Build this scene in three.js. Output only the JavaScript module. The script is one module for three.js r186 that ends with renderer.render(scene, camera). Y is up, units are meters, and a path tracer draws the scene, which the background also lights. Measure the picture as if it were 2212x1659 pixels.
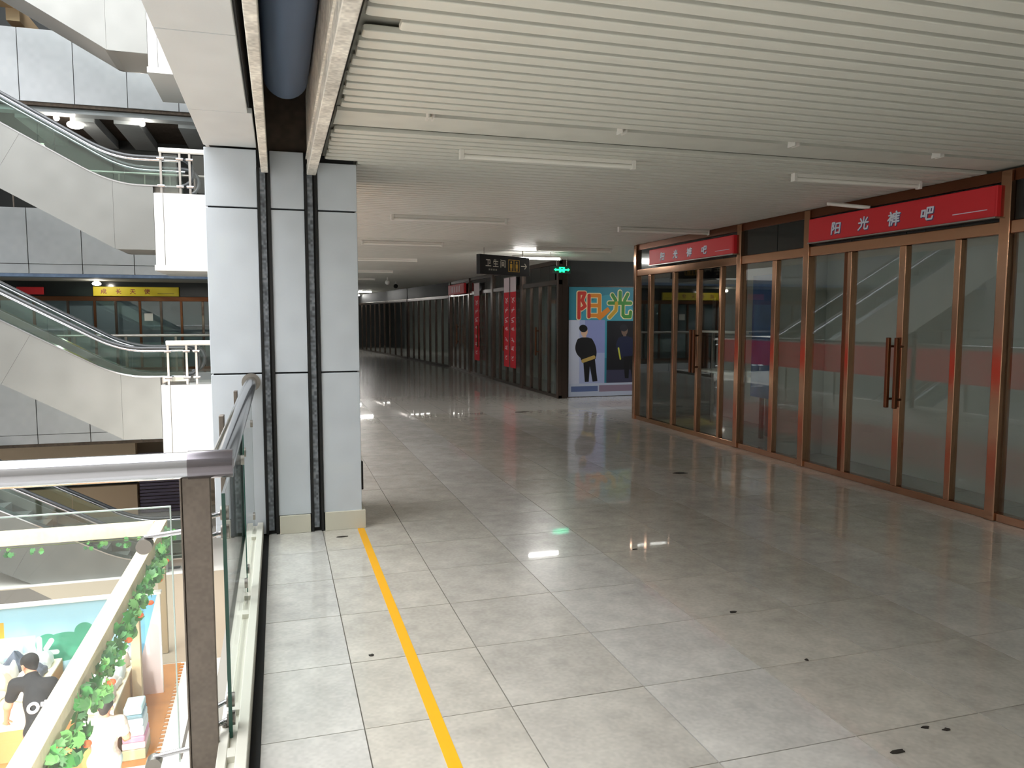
import * as THREE from 'three';
import { mergeGeometries, mergeVertices, toCreasedNormals } from 'three/addons/utils/BufferGeometryUtils.js';
import { RoundedBoxGeometry } from 'three/addons/geometries/RoundedBoxGeometry.js';
import { MarchingCubes } from 'three/addons/objects/MarchingCubes.js';
import { RectAreaLightUniformsLib } from 'three/addons/lights/RectAreaLightUniformsLib.js';

// ------------------------------------------------------------------ camera, light, exposure
RectAreaLightUniformsLib.init();
const scene = new THREE.Scene();
scene.background = new THREE.Color(0x000000);
const renderer = new THREE.WebGLRenderer({ antialias: true });
renderer.toneMapping = THREE.LinearToneMapping;
renderer.toneMappingExposure = 1.0;
renderer.shadowMap.enabled = true;
const camera = new THREE.PerspectiveCamera(2 * Math.atan(829.5 / 1660) * 180 / Math.PI, 2212 / 1659, 0.05, 200);
camera.position.set(0, 1.6, 0);
camera.rotation.order = 'YXZ';
camera.rotation.set(-4.94 * Math.PI / 180, -16.9 * Math.PI / 180, 0);

const STOREY = 4.15, LOW = -STOREY, ROOF = 12.6;
const SKY_L = 6.4;                       // luminous roof over the atrium
const TUBE_L = 90;                       // lit fluorescent tubes

// The world: x to the right of the corridor, y up, and d = distance down the corridor (three.js z = -d).
const skylight = new THREE.RectAreaLight(new THREE.Color(0.97, 0.985, 1.0), SKY_L, 13, 26.4);
skylight.position.set(-7.1, ROOF - 0.03, -8.2);
skylight.rotation.x = -Math.PI / 2;
scene.add(skylight);

// ------------------------------------------------------------------ helpers
let seed = 12345;
const rnd = () => { seed = (seed * 1664525 + 1013904223) >>> 0; return seed / 4294967296; };
const rr = (a, b) => a + (b - a) * rnd();
const taken = {};
const numbered = (n) => { const k = taken[n] = (taken[n] ?? -1) + 1; return k ? n + '_' + String(k).padStart(3, '0') : n; };
function uvMetres(g) {
  const p = g.attributes.position, n = g.attributes.normal, uv = new Float32Array(p.count * 2);
  for (let i = 0; i < p.count; i++) {
    const ax = Math.abs(n.getX(i)), ay = Math.abs(n.getY(i)), az = Math.abs(n.getZ(i));
    const [u, v] = ay >= ax && ay >= az ? [p.getX(i), p.getZ(i)] : ax >= az ? [p.getZ(i), p.getY(i)] : [p.getX(i), p.getY(i)];
    uv[i * 2] = u; uv[i * 2 + 1] = v;
  }
  g.setAttribute('uv', new THREE.BufferAttribute(uv, 2));
  return g;
}
const box = (x0, x1, y0, y1, d0, d1) => uvMetres(new THREE.BoxGeometry(x1 - x0, y1 - y0, d1 - d0).translate((x0 + x1) / 2, (y0 + y1) / 2, -(d0 + d1) / 2));
function rbox(x0, x1, y0, y1, d0, d1, r = 0.01, seg = 2) {
  const g = new RoundedBoxGeometry(x1 - x0, y1 - y0, d1 - d0, seg, r).translate((x0 + x1) / 2, (y0 + y1) / 2, -(d0 + d1) / 2);
  return uvMetres(g.index ? g.toNonIndexed() : g);
}
const V = (x, y, d) => new THREE.Vector3(x, y, -d);
function rod(a, b, r, seg = 14, r2 = r) {
  const dir = b.clone().sub(a), g = new THREE.CylinderGeometry(r2, r, dir.length(), seg);
  g.applyQuaternion(new THREE.Quaternion().setFromUnitVectors(new THREE.Vector3(0, 1, 0), dir.clone().normalize()));
  return g.translate((a.x + b.x) / 2, (a.y + b.y) / 2, (a.z + b.z) / 2);
}
const tube = (pts, r, seg = 60, rad = 10) => { const c = new THREE.CurvePath(); for (let i = 0; i + 1 < pts.length; i++) c.add(new THREE.LineCurve3(pts[i], pts[i + 1])); return new THREE.TubeGeometry(c, seg, r, rad, false); };
function prism(pts, d0, d1) {            // outline in (x, y), extruded from d0 to d1
  const s = new THREE.Shape(pts.map(([x, y]) => new THREE.Vector2(x, y)));
  return uvMetres(new THREE.ExtrudeGeometry(s, { depth: d1 - d0, bevelEnabled: false }).translate(0, 0, -d1));
}
function flatPrism(pts, y0, y1) {        // outline in (x, d), extruded from y0 to y1
  const s = new THREE.Shape(pts.map(([x, d]) => new THREE.Vector2(x, d)));
  return uvMetres(new THREE.ExtrudeGeometry(s, { depth: y1 - y0, bevelEnabled: false }).rotateX(-Math.PI / 2).translate(0, y0, 0));
}
const merge = (list) => { const l = list.map((g) => { const h = g.index ? g.toNonIndexed() : g; for (const k of Object.keys(h.attributes)) if (!['position', 'normal', 'uv'].includes(k)) h.deleteAttribute(k); return h; }); return l.length > 1 ? mergeGeometries(l) : l[0]; };
function shade(m) { m.castShadow = true; m.receiveShadow = true; return m; }
function thing(name, label, category, [x, y, d] = [0, 0, 0], group) {
  const o = new THREE.Group(); o.name = numbered(name); o.position.set(x, y, -d); scene.add(o);
  o.userData = { label, category }; if (group) o.userData.group = group;
  return o;
}
const origin = (o) => { const p = new THREE.Vector3(); for (let q = o; q && q !== scene; q = q.parent) p.add(q.position); return p; };
function part(parent, name, geo, mat, label) {    // geometry given in world metres
  const g = Array.isArray(geo) ? merge(geo) : geo, p = origin(parent);
  const m = shade(new THREE.Mesh(g.translate(-p.x, -p.y, -p.z), mat)); m.name = name; parent.add(m);
  if (label) m.userData.label = label;
  return m;
}
function single(name, geo, mat, label, category, group) {   // a thing that is one mesh, origin at its base centre
  const g = Array.isArray(geo) ? merge(geo) : geo; g.computeBoundingBox();
  const b = g.boundingBox, c = b.getCenter(new THREE.Vector3()); c.y = b.min.y;
  const m = shade(new THREE.Mesh(g.translate(-c.x, -c.y, -c.z), mat)); m.position.copy(c); m.name = numbered(name); scene.add(m);
  m.userData = { label, category }; if (group) m.userData.group = group;
  return m;
}
function struct(name, geo, mat, label, category = 'structure') {
  const m = single(name, geo, mat, label, category); m.userData.kind = 'structure'; return m;
}
function shared(parent, name, geo, mat, x, y, d, ry = 0) {  // a copy of a shared geometry, placed in world metres
  const p = origin(parent), m = shade(new THREE.Mesh(geo, mat));
  m.name = name; m.position.set(x - p.x, y - p.y, -d - p.z); m.rotation.y = ry; parent.add(m); return m;
}

// ------------------------------------------------------------------ textures and materials
function noiseTex(size, [r, g, b], amp, scales, colorSpace = THREE.SRGBColorSpace, repeat = 1) {
  const n = size * size, f = new Float32Array(n);
  for (const [cells, w] of scales) {
    const gr = Array.from({ length: cells * cells }, () => rnd() - 0.5);
    for (let y = 0; y < size; y++) for (let x = 0; x < size; x++) {
      const u = x / size * cells, v = y / size * cells, i = Math.floor(u), j = Math.floor(v);
      const s = (t) => t * t * (3 - 2 * t), a = s(u - i), c = s(v - j), I = (i + 1) % cells, J = (j + 1) % cells;
      f[y * size + x] += w * (gr[j * cells + i] * (1 - a) * (1 - c) + gr[j * cells + I] * a * (1 - c) + gr[J * cells + i] * (1 - a) * c + gr[J * cells + I] * a * c);
    }
  }
  const d = new Uint8Array(n * 4);
  for (let i = 0; i < n; i++) { const k = 1 + f[i] * amp; d[i * 4] = Math.min(255, r * k); d[i * 4 + 1] = Math.min(255, g * k); d[i * 4 + 2] = Math.min(255, b * k); d[i * 4 + 3] = 255; }
  const t = new THREE.DataTexture(d, size, size); t.colorSpace = colorSpace; t.magFilter = THREE.LinearFilter; t.wrapS = t.wrapT = THREE.RepeatWrapping; t.repeat.set(repeat, repeat); t.needsUpdate = true;
  return t;
}
const bump = (cells, rep) => noiseTex(256, [128, 128, 128], 0.8, cells, THREE.NoColorSpace, rep);
const std = (color, roughness = 0.6, o = {}) => new THREE.MeshStandardMaterial({ color, roughness, ...o });
const phy = (color, roughness = 0.6, o = {}) => new THREE.MeshPhysicalMaterial({ color, roughness, ...o });
const M = {};
const tileTex = noiseTex(512, [200, 197, 191], 0.16, [[4, 0.5], [16, 0.5], [90, 0.4]], THREE.SRGBColorSpace, 0.83);
M.tile = phy(0xffffff, 0.25, { map: tileTex, clearcoat: 0.7, clearcoatRoughness: 0.025 });
M.tileB = phy(0xf6f4f0, 0.25, { map: tileTex, clearcoat: 0.7, clearcoatRoughness: 0.025 });
M.tileC = phy(0xfbf8f2, 0.25, { map: tileTex, clearcoat: 0.7, clearcoatRoughness: 0.025 });
M.grout = std(0x87837b, 0.9);
M.alu = phy(0xd3dae0, 0.42, { metalness: 0.12, map: noiseTex(256, [248, 248, 250], 0.08, [[3, 0.6], [12, 0.5]], THREE.SRGBColorSpace, 0.7) });
M.fascia = phy(0xb0b2b3, 0.42, { metalness: 0.12, map: M.alu.map });
M.aluBack = std(0x2b2c2e, 0.8);
M.soffit = std(0xc6cbcf, 0.5, { map: noiseTex(256, [250, 250, 248], 0.06, [[3, 0.6], [14, 0.5]], THREE.SRGBColorSpace, 0.6) });
M.strip = std(0xe6e6de, 0.48, { map: noiseTex(256, [246, 246, 244], 0.1, [[2, 0.7], [20, 0.4]], THREE.SRGBColorSpace, 0.5) });
M.backing = std(0x94948c, 0.85);
M.dark = std(0x1a1918, 0.85);
M.black = std(0x0c0c0c, 0.6);
M.concrete = std(0x5b5148, 0.95, { map: noiseTex(256, [230, 225, 220], 0.35, [[5, 0.6], [30, 0.6]]) });
M.track = std(0x8b8f94, 0.5, { metalness: 0.4, map: noiseTex(256, [205, 208, 212], 0.7, [[6, 0.5], [40, 0.8]], THREE.SRGBColorSpace, 1.6) });
M.chrome = std(0xc2c3c8, 0.13, { metalness: 1 });
M.steel = std(0x9a958f, 0.34, { metalness: 0.85 });
M.postSteel = std(0x80776f, 0.4, { metalness: 0.55, map: noiseTex(256, [240, 238, 236], 0.14, [[8, 0.5], [50, 0.6]], THREE.SRGBColorSpace, 2) });
M.kerb = std(0xd4d2c6, 0.42, { metalness: 0.1 });
M.skirting = std(0xd3cfbf, 0.5);
M.handrail = std(0xa3a4a9, 0.12, { metalness: 1 });
M.railGlass = phy(0xf9fcfb, 0.02, { transmission: 1, thickness: 0, ior: 1.5 });
M.railGlassEdge = phy(0x2e6b5d, 0.15, { transmission: 0.3, thickness: 0 });
M.shopGlass = phy(0xecf0ee, 0.015, { transmission: 1, thickness: 0, ior: 1.55 });
M.copper = std(0xab8368, 0.15, { metalness: 0.95 });
M.copperDark = std(0x6c452f, 0.28, { metalness: 0.9 });
M.bronze = std(0x5d5048, 0.25, { metalness: 0.85 });
M.transom = std(0x232726, 0.12, { metalness: 0.1 });
M.white = std(0xebeae4, 0.5);
M.whitePaint = std(0xf3f2ec, 0.45);
M.landing = std(0xcfcfcb, 0.45);
M.lampBody = std(0xe9e6de, 0.45);
M.lampTube = std(0xf4f2ea, 0.35);
M.litTube = std(0xffffff, 0.4, { emissive: new THREE.Color(1, 0.98, 0.94), emissiveIntensity: TUBE_L });
M.spot = std(0xffffff, 0.4, { emissive: new THREE.Color(1, 0.93, 0.82), emissiveIntensity: 10 });
M.red = std(0xd5232c, 0.55);
M.redCloth = phy(0xd5232c, 0.9, { transmission: 0.5, thickness: 0, side: THREE.DoubleSide });
M.yellow = std(0xf2b012, 0.5);
M.dustyBar = std(0xffffff, 0.85, { map: noiseTex(512, [212, 210, 202], 0.36, [[5, 0.4], [22, 0.5], [90, 0.5]], THREE.SRGBColorSpace, 0.9) });
M.duct = std(0x7385a0, 0.55, { metalness: 0.2, map: noiseTex(256, [235, 238, 242], 0.25, [[4, 0.6], [20, 0.5]]) });
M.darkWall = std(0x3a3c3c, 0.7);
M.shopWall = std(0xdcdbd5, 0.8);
M.shopFloor = std(0x77746e, 0.4);
M.wallGrey = std(0xb4b8bd, 0.6);
M.wallBack = std(0xa8a49c, 0.7);

function canvasTex(w, h, draw) {
  const c = document.createElement('canvas'); c.width = w; c.height = h; const g = c.getContext('2d'); draw(g, w, h);
  const t = new THREE.CanvasTexture(c); t.colorSpace = THREE.SRGBColorSpace; t.magFilter = THREE.LinearFilter; t.anisotropy = 4; return t;
}
// Chinese characters as strokes in a 10 x 10 box
const GLYPH = {
  yang: [[1, 1, 1, 9.6], [1, 1, 3.2, 1, 2.2, 3.5, 3.3, 5.5, 2, 6.5], [4.8, 1.8, 4.8, 9.2], [4.8, 1.8, 8.8, 1.8, 8.8, 9.2], [4.8, 5.3, 8.8, 5.3], [4.8, 8.8, 8.8, 8.8]],
  guang: [[5, 0.5, 5, 4.2], [2, 1.5, 3.3, 3.4], [8, 1.2, 6.8, 3.4], [0.8, 4.4, 9.2, 4.4], [3.6, 4.4, 3.4, 7, 1, 9.4], [6.2, 4.4, 6.2, 8.6, 6.8, 9.2, 9, 9.2, 9.2, 7.6]],
  ku: [[1.8, 0.6, 2.4, 1.6], [0.8, 2.6, 3.6, 2.6, 0.6, 6], [2.3, 4.4, 2.3, 9.6], [2.4, 5, 3.6, 6.2], [3.8, 3.8, 2.8, 4.9], [6.6, 0.4, 7.2, 1.4], [4.6, 1.8, 9.6, 1.8], [4.8, 1.8, 4.6, 6, 3.9, 9.4], [5.6, 3.6, 9.2, 3.6], [7, 2.4, 6, 5.4, 9.2, 5.4], [5.2, 7.2, 9.6, 7.2], [7.4, 4.4, 7.4, 9.8]],
  ba: [[1, 3, 1, 7], [1, 3, 3.4, 3, 3.4, 7], [1, 6.6, 3.4, 6.6], [4.8, 1.6, 9, 1.6, 9, 5], [6.9, 1.6, 6.9, 5], [4.8, 5, 9, 5], [4.8, 1.6, 4.8, 8.6, 5.4, 9.2, 9, 9.2, 9.3, 7.6]],
  cheng: [[1.6, 3, 8.8, 3], [1.6, 3, 1.5, 6.5, 0.6, 9.4], [1.7, 5.4, 4.2, 5.4, 4, 8, 3.2, 7.6], [5, 0.8, 5.8, 5, 7.4, 8.4, 8.8, 9.4, 9.2, 7.8], [8.2, 4.2, 6.8, 7, 4.6, 9.2], [6.6, 0.8, 7.8, 1.8]],
  zhang: [[7.4, 0.8, 5.8, 2.6, 3.4, 4], [1, 5, 9.2, 5], [3.2, 0.6, 3.2, 9, 5, 7.8], [4.8, 5, 6.4, 7.6, 9.2, 9.2]],
  tian: [[1.8, 1.6, 8.2, 1.6], [0.8, 4.6, 9.2, 4.6], [5, 1.6, 4.8, 5, 3.2, 7.6, 0.8, 9.4], [5.1, 5, 6.6, 7.6, 9.2, 9.4]],
  shi: [[2.8, 0.6, 0.6, 4.4], [2, 2.8, 2, 9.6], [3.6, 2, 9.4, 2], [4.4, 3.4, 4.4, 5.6], [4.4, 3.4, 8.8, 3.4, 8.8, 5.6], [4.4, 5.4, 8.8, 5.4], [6.6, 0.6, 6.5, 5.4, 5.6, 7.8, 3.4, 9.4], [4.4, 6.2, 6.4, 8.2, 9.4, 9.4]],
  wei: [[1.6, 1.6, 7.6, 1.6, 7.6, 6, 6.6, 5.6], [4.4, 1.6, 4.4, 8.8], [0.8, 8.8, 9.2, 8.8]],
  sheng: [[2.8, 0.8, 1.2, 4.2], [2, 3, 8.6, 3], [1.8, 6, 8.2, 6], [5, 0.6, 5, 9.2], [0.8, 9.2, 9.2, 9.2]],
  jian: [[1.4, 0.6, 2.2, 1.6], [1.4, 2.4, 1.4, 9.6], [3.4, 1.4, 8.8, 1.4, 8.8, 9.4, 7.8, 9], [3.6, 3.6, 3.6, 7.8], [3.6, 3.6, 6.6, 3.6, 6.6, 7.8], [3.6, 5.6, 6.6, 5.6], [3.6, 7.6, 6.6, 7.6]],
  mi: [[5, 0.6, 5, 9.6], [0.8, 4.8, 9.2, 4.8], [2, 1.4, 3.4, 3.6], [8, 1.4, 6.6, 3.6], [4.8, 5, 0.8, 9], [5.2, 5, 9.2, 9]],
  yue: [[3, 1, 3, 6.4, 1.6, 9.4], [3, 1, 8, 1, 8, 9.2, 7, 8.8], [3, 3.6, 8, 3.6], [3, 6.2, 8, 6.2]],
};
function glyph(g, name, x, y, s, width, color, slant = 0, from = 0, to = 99) {
  g.save(); g.translate(x, y); g.transform(1, 0, slant, 1, 0, 0); g.scale(s / 10, s / 10); g.lineWidth = width; g.lineCap = 'round'; g.lineJoin = 'round'; g.strokeStyle = color;
  for (const k of GLYPH[name].slice(from, to)) { g.beginPath(); g.moveTo(k[0], k[1]); for (let i = 2; i < k.length; i += 2) g.lineTo(k[i], k[i + 1]); g.stroke(); }
  g.restore();
}
// a flat printed face: width along its own x, facing +z, then turned
function face(w, h, tex, o = {}) { return { geo: new THREE.PlaneGeometry(w, h), mat: std(0xffffff, o.roughness ?? 0.5, { map: tex, ...(o.emissive ? { emissive: new THREE.Color(0xffffff), emissiveMap: tex, emissiveIntensity: o.emissive } : {}) }) }; }

// ================================================================== THE SETTING
// Gallery floor (our level): slab with recessed joints and single tiles near by
const floor = new THREE.Group(); floor.name = 'floor'; scene.add(floor);
floor.userData = { label: 'pale grey polished tile floor of the mall corridor', category: 'floor', kind: 'structure' };
part(floor, 'slab', [flatPrism([[-0.3, 2.9], [-14, 2.9], [-14, -6], [9.5, -6], [9.5, 42], [-14, 42], [-14, 22.1], [-0.3, 22.1]], -1.45, -0.008)], M.grout);
part(floor, 'shadow_gap_strip', box(-0.137, -0.102, -0.008, -0.003, 1.115, 5.84), M.black, 'black strip standing for the shadow gap');  // shadow gap between kerb and tiles, put in as a black strip
const TX = [-0.102, 0.285]; for (let k = 1; k <= 8; k++) TX.push(0.285 + 0.6 * k); TX.push(5.385);
const TZ = []; for (let k = -7; k <= 12; k++) TZ.push(5.315 + 0.6 * k);
const tileMats = [M.tile, M.tileB, M.tileC];
const tileGeo = (w, l) => { const g = new THREE.BoxGeometry(w - 0.005, 0.008, l - 0.005); return uvMetres(g); };
const tileGeos = new Map();
for (let i = 0; i + 1 < TX.length; i++) for (let j = 0; j + 1 < TZ.length; j++) {
  const w = TX[i + 1] - TX[i], l = TZ[j + 1] - TZ[j], cx = (TX[i] + TX[i + 1]) / 2, cd = (TZ[j] + TZ[j + 1]) / 2;
  if (cx < 0.5 && cd > 5.85 && cd < 6.75) continue;
  const key = w.toFixed(3) + '_' + (i * 7 + j * 3) % 4;
  if (!tileGeos.has(key)) { const g = tileGeo(w, l), uv = g.attributes.uv, s = tileGeos.size * 0.37; for (let q = 0; q < uv.count; q++) uv.setXY(q, uv.getX(q) + s, uv.getY(q) + s * 1.7); tileGeos.set(key, g); }
  shared(floor, 'tile', tileGeos.get(key), tileMats[(i * 5 + j * 3) % 3], cx, -0.004 + rr(-0.0003, 0.0003), cd);
}
// distant and unseen tiles, too small to tell apart: joints in the surface only
const fieldTex = canvasTex(512, 512, (g) => { g.fillStyle = '#cdc9c2'; g.fillRect(0, 0, 512, 512); for (let i = 0; i < 900; i++) { g.fillStyle = `rgba(${rnd() < 0.5 ? '90,86,80' : '240,238,232'},0.03)`; g.fillRect(rnd() * 512, rnd() * 512, 30 * rnd(), 30 * rnd()); } g.strokeStyle = '#98948c'; g.lineWidth = 5; g.strokeRect(0, 0, 512, 512); });
fieldTex.wrapS = fieldTex.wrapT = THREE.RepeatWrapping; fieldTex.repeat.set(1 / 0.6, 1 / 0.6); fieldTex.offset.set(-0.475, 0.14);
M.field = phy(0xffffff, 0.25, { map: fieldTex, clearcoat: 0.7, clearcoatRoughness: 0.025 });
const field = part(floor, 'tile_field', [box(-0.3, 9.4, -0.008, 0, 12.515, 41.9), box(-13.9, 9.4, -0.008, 0, -5.9, 1.115), box(5.385, 9.4, -0.008, 0, 1.115, 12.515), box(-13.9, -0.2, -0.008, 0, 1.115, 2.85), box(-13.9, -0.3, -0.008, 0, 22.1, 41.9), box(-0.3, -0.145, -0.008, 0, 6.75, 12.515)], M.field);
field.userData.kind = 'stuff';

// Ceiling: slab, grey backing board and pale metal strips running across the corridor
const ceiling = new THREE.Group(); ceiling.name = 'ceiling'; scene.add(ceiling);
ceiling.userData = { label: 'pale metal strip ceiling over the corridor', category: 'ceiling', kind: 'structure' };
const CY = 2.73;
part(ceiling, 'slab', [box(0.34, 9.5, 2.85, 4.15, -6, 42), box(-0.465, 0.34, 3.7, 4.15, -6, 42)], M.dark);
part(ceiling, 'backing_board', box(0.34, 9.5, CY + 0.045, 2.85, -6, 42), M.backing);
const stripGeo = uvMetres(new RoundedBoxGeometry(1, 0.03, 0.084, 1, 0.006)), XR = 5.42;
let far = [];
for (let k = 0; k < 340; k++) {
  const d = 1.44 + 0.1195 * k - 0.01;
  if (d > 41.5) break;
  if (d > 4.39 && d < 4.86) continue;
  let x0 = 0.35 + rr(-0.012, 0.012); if (Math.abs(d - 3.11) < 0.06) x0 = 0.487;
  if (d > 5.75 && d < 6.8) x0 = 0.59;
  if (d > 11.2) { far.push(box(x0, 9.4, CY, CY + 0.03, d - 0.042, d + 0.042)); continue; }
  const m = shared(ceiling, 'strip', stripGeo, M.strip, (x0 + XR) / 2, CY + 0.015, d); m.scale.x = XR - x0;
}
part(ceiling, 'distant_strips', far, M.strip).userData.kind = 'stuff';
part(ceiling, 'access_plate', box(0.345, XR, CY + 0.018, CY + 0.04, 4.475, 4.80), M.strip);
for (const x of [0.863, 2.058, 3.3, 4.5]) part(ceiling, 'bracket', [box(x - 0.02, x - 0.012, CY - 0.004, CY + 0.04, 4.40, 4.48), box(x + 0.012, x + 0.02, CY - 0.004, CY + 0.04, 4.40, 4.48)], M.lampBody);
part(ceiling, 'side_ceiling', box(-0.12, 0.34, 2.79, 3.7, -6, 0.6), M.backing);

// Beam along the edge of the gallery: pale soffit panels with joints
const beam = new THREE.Group(); beam.name = 'trim_1'; beam.position.set(-0.3, 2.8, -3); scene.add(beam);
beam.userData = { label: 'pale panelled beam soffit along the atrium edge', category: 'beam', kind: 'structure' };
part(beam, 'core', [box(-0.44, -0.13, 2.83, 3.75, -5.9, 22)], M.aluBack);
part(beam, 'upper_face', [box(-0.465, -0.44, 2.83, 4.3, -5.9, 22)], M.soffit);
{ const cuts = [-5.9, 2.3, 3.585, 4.885, 5.85]; for (let i = 0; i + 1 < cuts.length; i++) part(beam, 'panel', rbox(-0.465, i === 3 ? -0.115 : -0.14, 2.795, 2.83, cuts[i] + 0.004, cuts[i + 1] - 0.004, 0.004), M.soffit); }
part(beam, 'distant_panel', box(-0.465, 0.34, 2.795, 2.83, 6.75, 22), M.soffit);
part(beam, 'head_block', box(-0.12, 0.34, 2.78, 3.7, 5.9, 22), M.concrete, 'rough brown concrete above the pillar');

// Pillar with aluminium panels and two shutter guide rails
const pillar = new THREE.Group(); pillar.name = 'wall_pillar'; pillar.position.set(0.06, 0, -6.3); scene.add(pillar);
pillar.userData = { label: 'grey aluminium-clad pillar with two dark vertical guide rails', category: 'pillar', kind: 'structure' };
const PD = 5.85, PB = 6.75;
part(pillar, 'core', box(-0.45, 0.565, 0, 2.79, PD + 0.03, PB - 0.03), M.aluBack);
for (const [x0, x1, top] of [[-0.465, -0.118, 2.79], [-0.028, 0.205, 2.79], [0.299, 0.58, 2.725]]) {
  const ys = [x0 < -0.2 ? 0.0 : 0.13, 1.196, 2.376, top];
  for (let i = 0; i < 3; i++) part(pillar, 'panel', rbox(x0, x1, ys[i] + 0.006, ys[i + 1] - 0.006, PD, PD + 0.04, 0.004), M.alu);
}
for (const [a, b] of [[0.004, 1.19], [1.202, 2.37], [2.382, 2.725]]) {
  part(pillar, 'panel', rbox(0.545, 0.58, a, b, PD + 0.042, PB, 0.004), M.alu);
  part(pillar, 'panel', rbox(-0.465, -0.43, a, b, PD + 0.042, PB, 0.004), M.alu);
  part(pillar, 'panel', rbox(-0.425, 0.54, a, b, PB - 0.04, PB, 0.004), M.alu);
}
for (const x of [-0.073, 0.252]) {
  const g = part(pillar, 'guide_rail', [box(x - 0.045, x - 0.028, 0, 2.66, PD - 0.012, PD + 0.03), box(x + 0.026, x + 0.045, 0, 2.66, PD - 0.012, PD + 0.03), box(x - 0.028, x + 0.026, 0, 2.66, PD + 0.018, PD + 0.03)], M.black, 'black shutter guide rail');
  part(g, 'channel', [box(x - 0.026, x + 0.012, 0.03, 2.66, PD - 0.002, PD + 0.018)], M.track);
}
part(pillar, 'skirting', rbox(-0.022, 0.2, 0.0, 0.135, PD - 0.02, PD + 0.002, 0.003), M.skirting, 'cream skirting tile');
part(pillar, 'skirting', rbox(0.305, 0.605, 0.0, 0.14, PD - 0.02, PD + 0.002, 0.003), M.skirting, 'cream skirting tile');
part(pillar, 'skirting', rbox(0.58, 0.605, 0.0, 0.14, PD + 0.004, PB, 0.003), M.skirting, 'cream skirting tile');
part(pillar, 'latch', rbox(0.58, 0.6, 0.28, 0.5, PD + 0.06, PD + 0.1, 0.004), M.black);

// Atrium shell: walls, roof, other galleries
struct('wall_left', box(-14.3, -14, LOW - 0.3, ROOF, -6, 42), M.wallGrey, 'plain grey wall closing the atrium on the left', 'wall');
struct('wall_rear', box(-14.3, 9.8, LOW - 0.3, ROOF, -6.3, -6), M.wallBack, 'plain wall behind the viewer', 'wall');
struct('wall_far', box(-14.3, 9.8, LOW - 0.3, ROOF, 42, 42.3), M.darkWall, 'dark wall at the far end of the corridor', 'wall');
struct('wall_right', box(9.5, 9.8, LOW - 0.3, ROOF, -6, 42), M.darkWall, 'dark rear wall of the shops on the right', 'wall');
struct('floor_lower', [box(-14.3, 9.8, LOW - 0.3, LOW, -6.3, 42.3)], phy(0xf1eee6, 0.35, { clearcoat: 0.4, clearcoatRoughness: 0.1 }), 'bright white floor of the level below', 'floor');
struct('ceiling_roof', [box(-14.3, -13.7, ROOF, ROOF + 0.3, -6.3, 42.3), box(-0.5, 9.8, ROOF, ROOF + 0.3, -6.3, 42.3), box(-13.7, -0.5, ROOF, ROOF + 0.3, -6.3, -5.2), box(-13.7, -0.5, ROOF, ROOF + 0.3, 21.6, 42.3)], M.wallGrey, 'roof slab around the atrium skylight', 'roof');
const skyPanel = struct('ceiling_skylight', box(-13.7, -0.5, ROOF + 0.02, ROOF + 0.06, -5.2, 21.6), std(0xffffff, 0.6, { emissive: new THREE.Color(0.97, 0.985, 1), emissiveIntensity: 1.2 }), 'luminous milky skylight over the atrium', 'skylight');
struct('wall_right_upper', [box(2.6, 2.8, 4.15, 7.1, -6, 22), box(2.6, 2.8, 8.3, ROOF, -6, 22)], M.wallGrey, 'plain shop wall of the upper galleries on the right', 'wall');
struct('floor_upper_right', [box(-0.465, 2.8, 7.05, 8.45, -6, 22)], M.soffit, 'upper gallery slabs on the near side', 'floor');

// Opposite galleries: slabs with grey fascia panels, 1.2 m wide
const FZ = 22;
function gallery(n, top, bottom, label) {
  const g = new THREE.Group(); g.name = 'wall_fascia_' + n; g.position.set(-6, bottom, -FZ); scene.add(g); g.userData = { label, category: 'fascia', kind: 'structure' };
  if (n > 1) part(g, 'slab', box(-14, n === 2 ? 0.3 : 2.8, bottom + 0.02, top - 0.15, FZ + 0.05, 27.9), M.concrete);
  for (let k = -6; k <= 5; k++) {
    const x0 = -4.7 + 1.2 * k, x1 = Math.min(x0 + 1.2, 1.5);
    const low = n === 3 ? 0.02 : 0.25;
    part(g, 'panel', rbox(x0 + 0.008, x1 - 0.008, bottom + low + (n === 3 ? 0 : 0.01), top, FZ - 0.03, FZ + 0.04, 0.006), M.fascia);
    if (n < 3) part(g, 'panel', rbox(x0 + 0.008, x1 - 0.008, bottom + 0.02, bottom + low, FZ - 0.02, FZ + 0.04, 0.006), M.fascia);
  }
  part(g, 'edge_strip', box(-14, 1.5, bottom - 0.06, bottom + 0.02, FZ - 0.01, FZ + 0.5), n === 2 ? M.duct : M.concrete);
  return g;
}
gallery(1, 0.14, -1.62, 'grey panelled slab edge of the opposite gallery on our level');
gallery(2, 4.31, 2.68, 'grey panelled slab edge above the yellow shop sign');
gallery(3, 8.62, 6.87, 'grey panelled slab edge at the top of the opposite side');
// shop walls behind the opposite galleries
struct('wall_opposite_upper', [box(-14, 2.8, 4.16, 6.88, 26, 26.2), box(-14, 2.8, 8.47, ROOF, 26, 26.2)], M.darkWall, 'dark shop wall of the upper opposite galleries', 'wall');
const lowWall = struct('wall_opposite_lower', [box(-14, 9.4, LOW, -1.47, 25, 25.2)], std(0xb9aa98, 0.7), 'tan shop wall on the level below, across the atrium', 'wall');
struct('wall_corridor_left', [box(1.45, 1.6, 0.002, 2.76, 26.1, 41.9)], M.darkWall, 'dark wall left of the far corridor', 'wall');
struct('ceiling_far_left', [box(-14, 0.34, 2.68, 2.74, 22.55, 41.9)], M.backing, 'grey ceiling of the opposite gallery on our level', 'ceiling');

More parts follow.
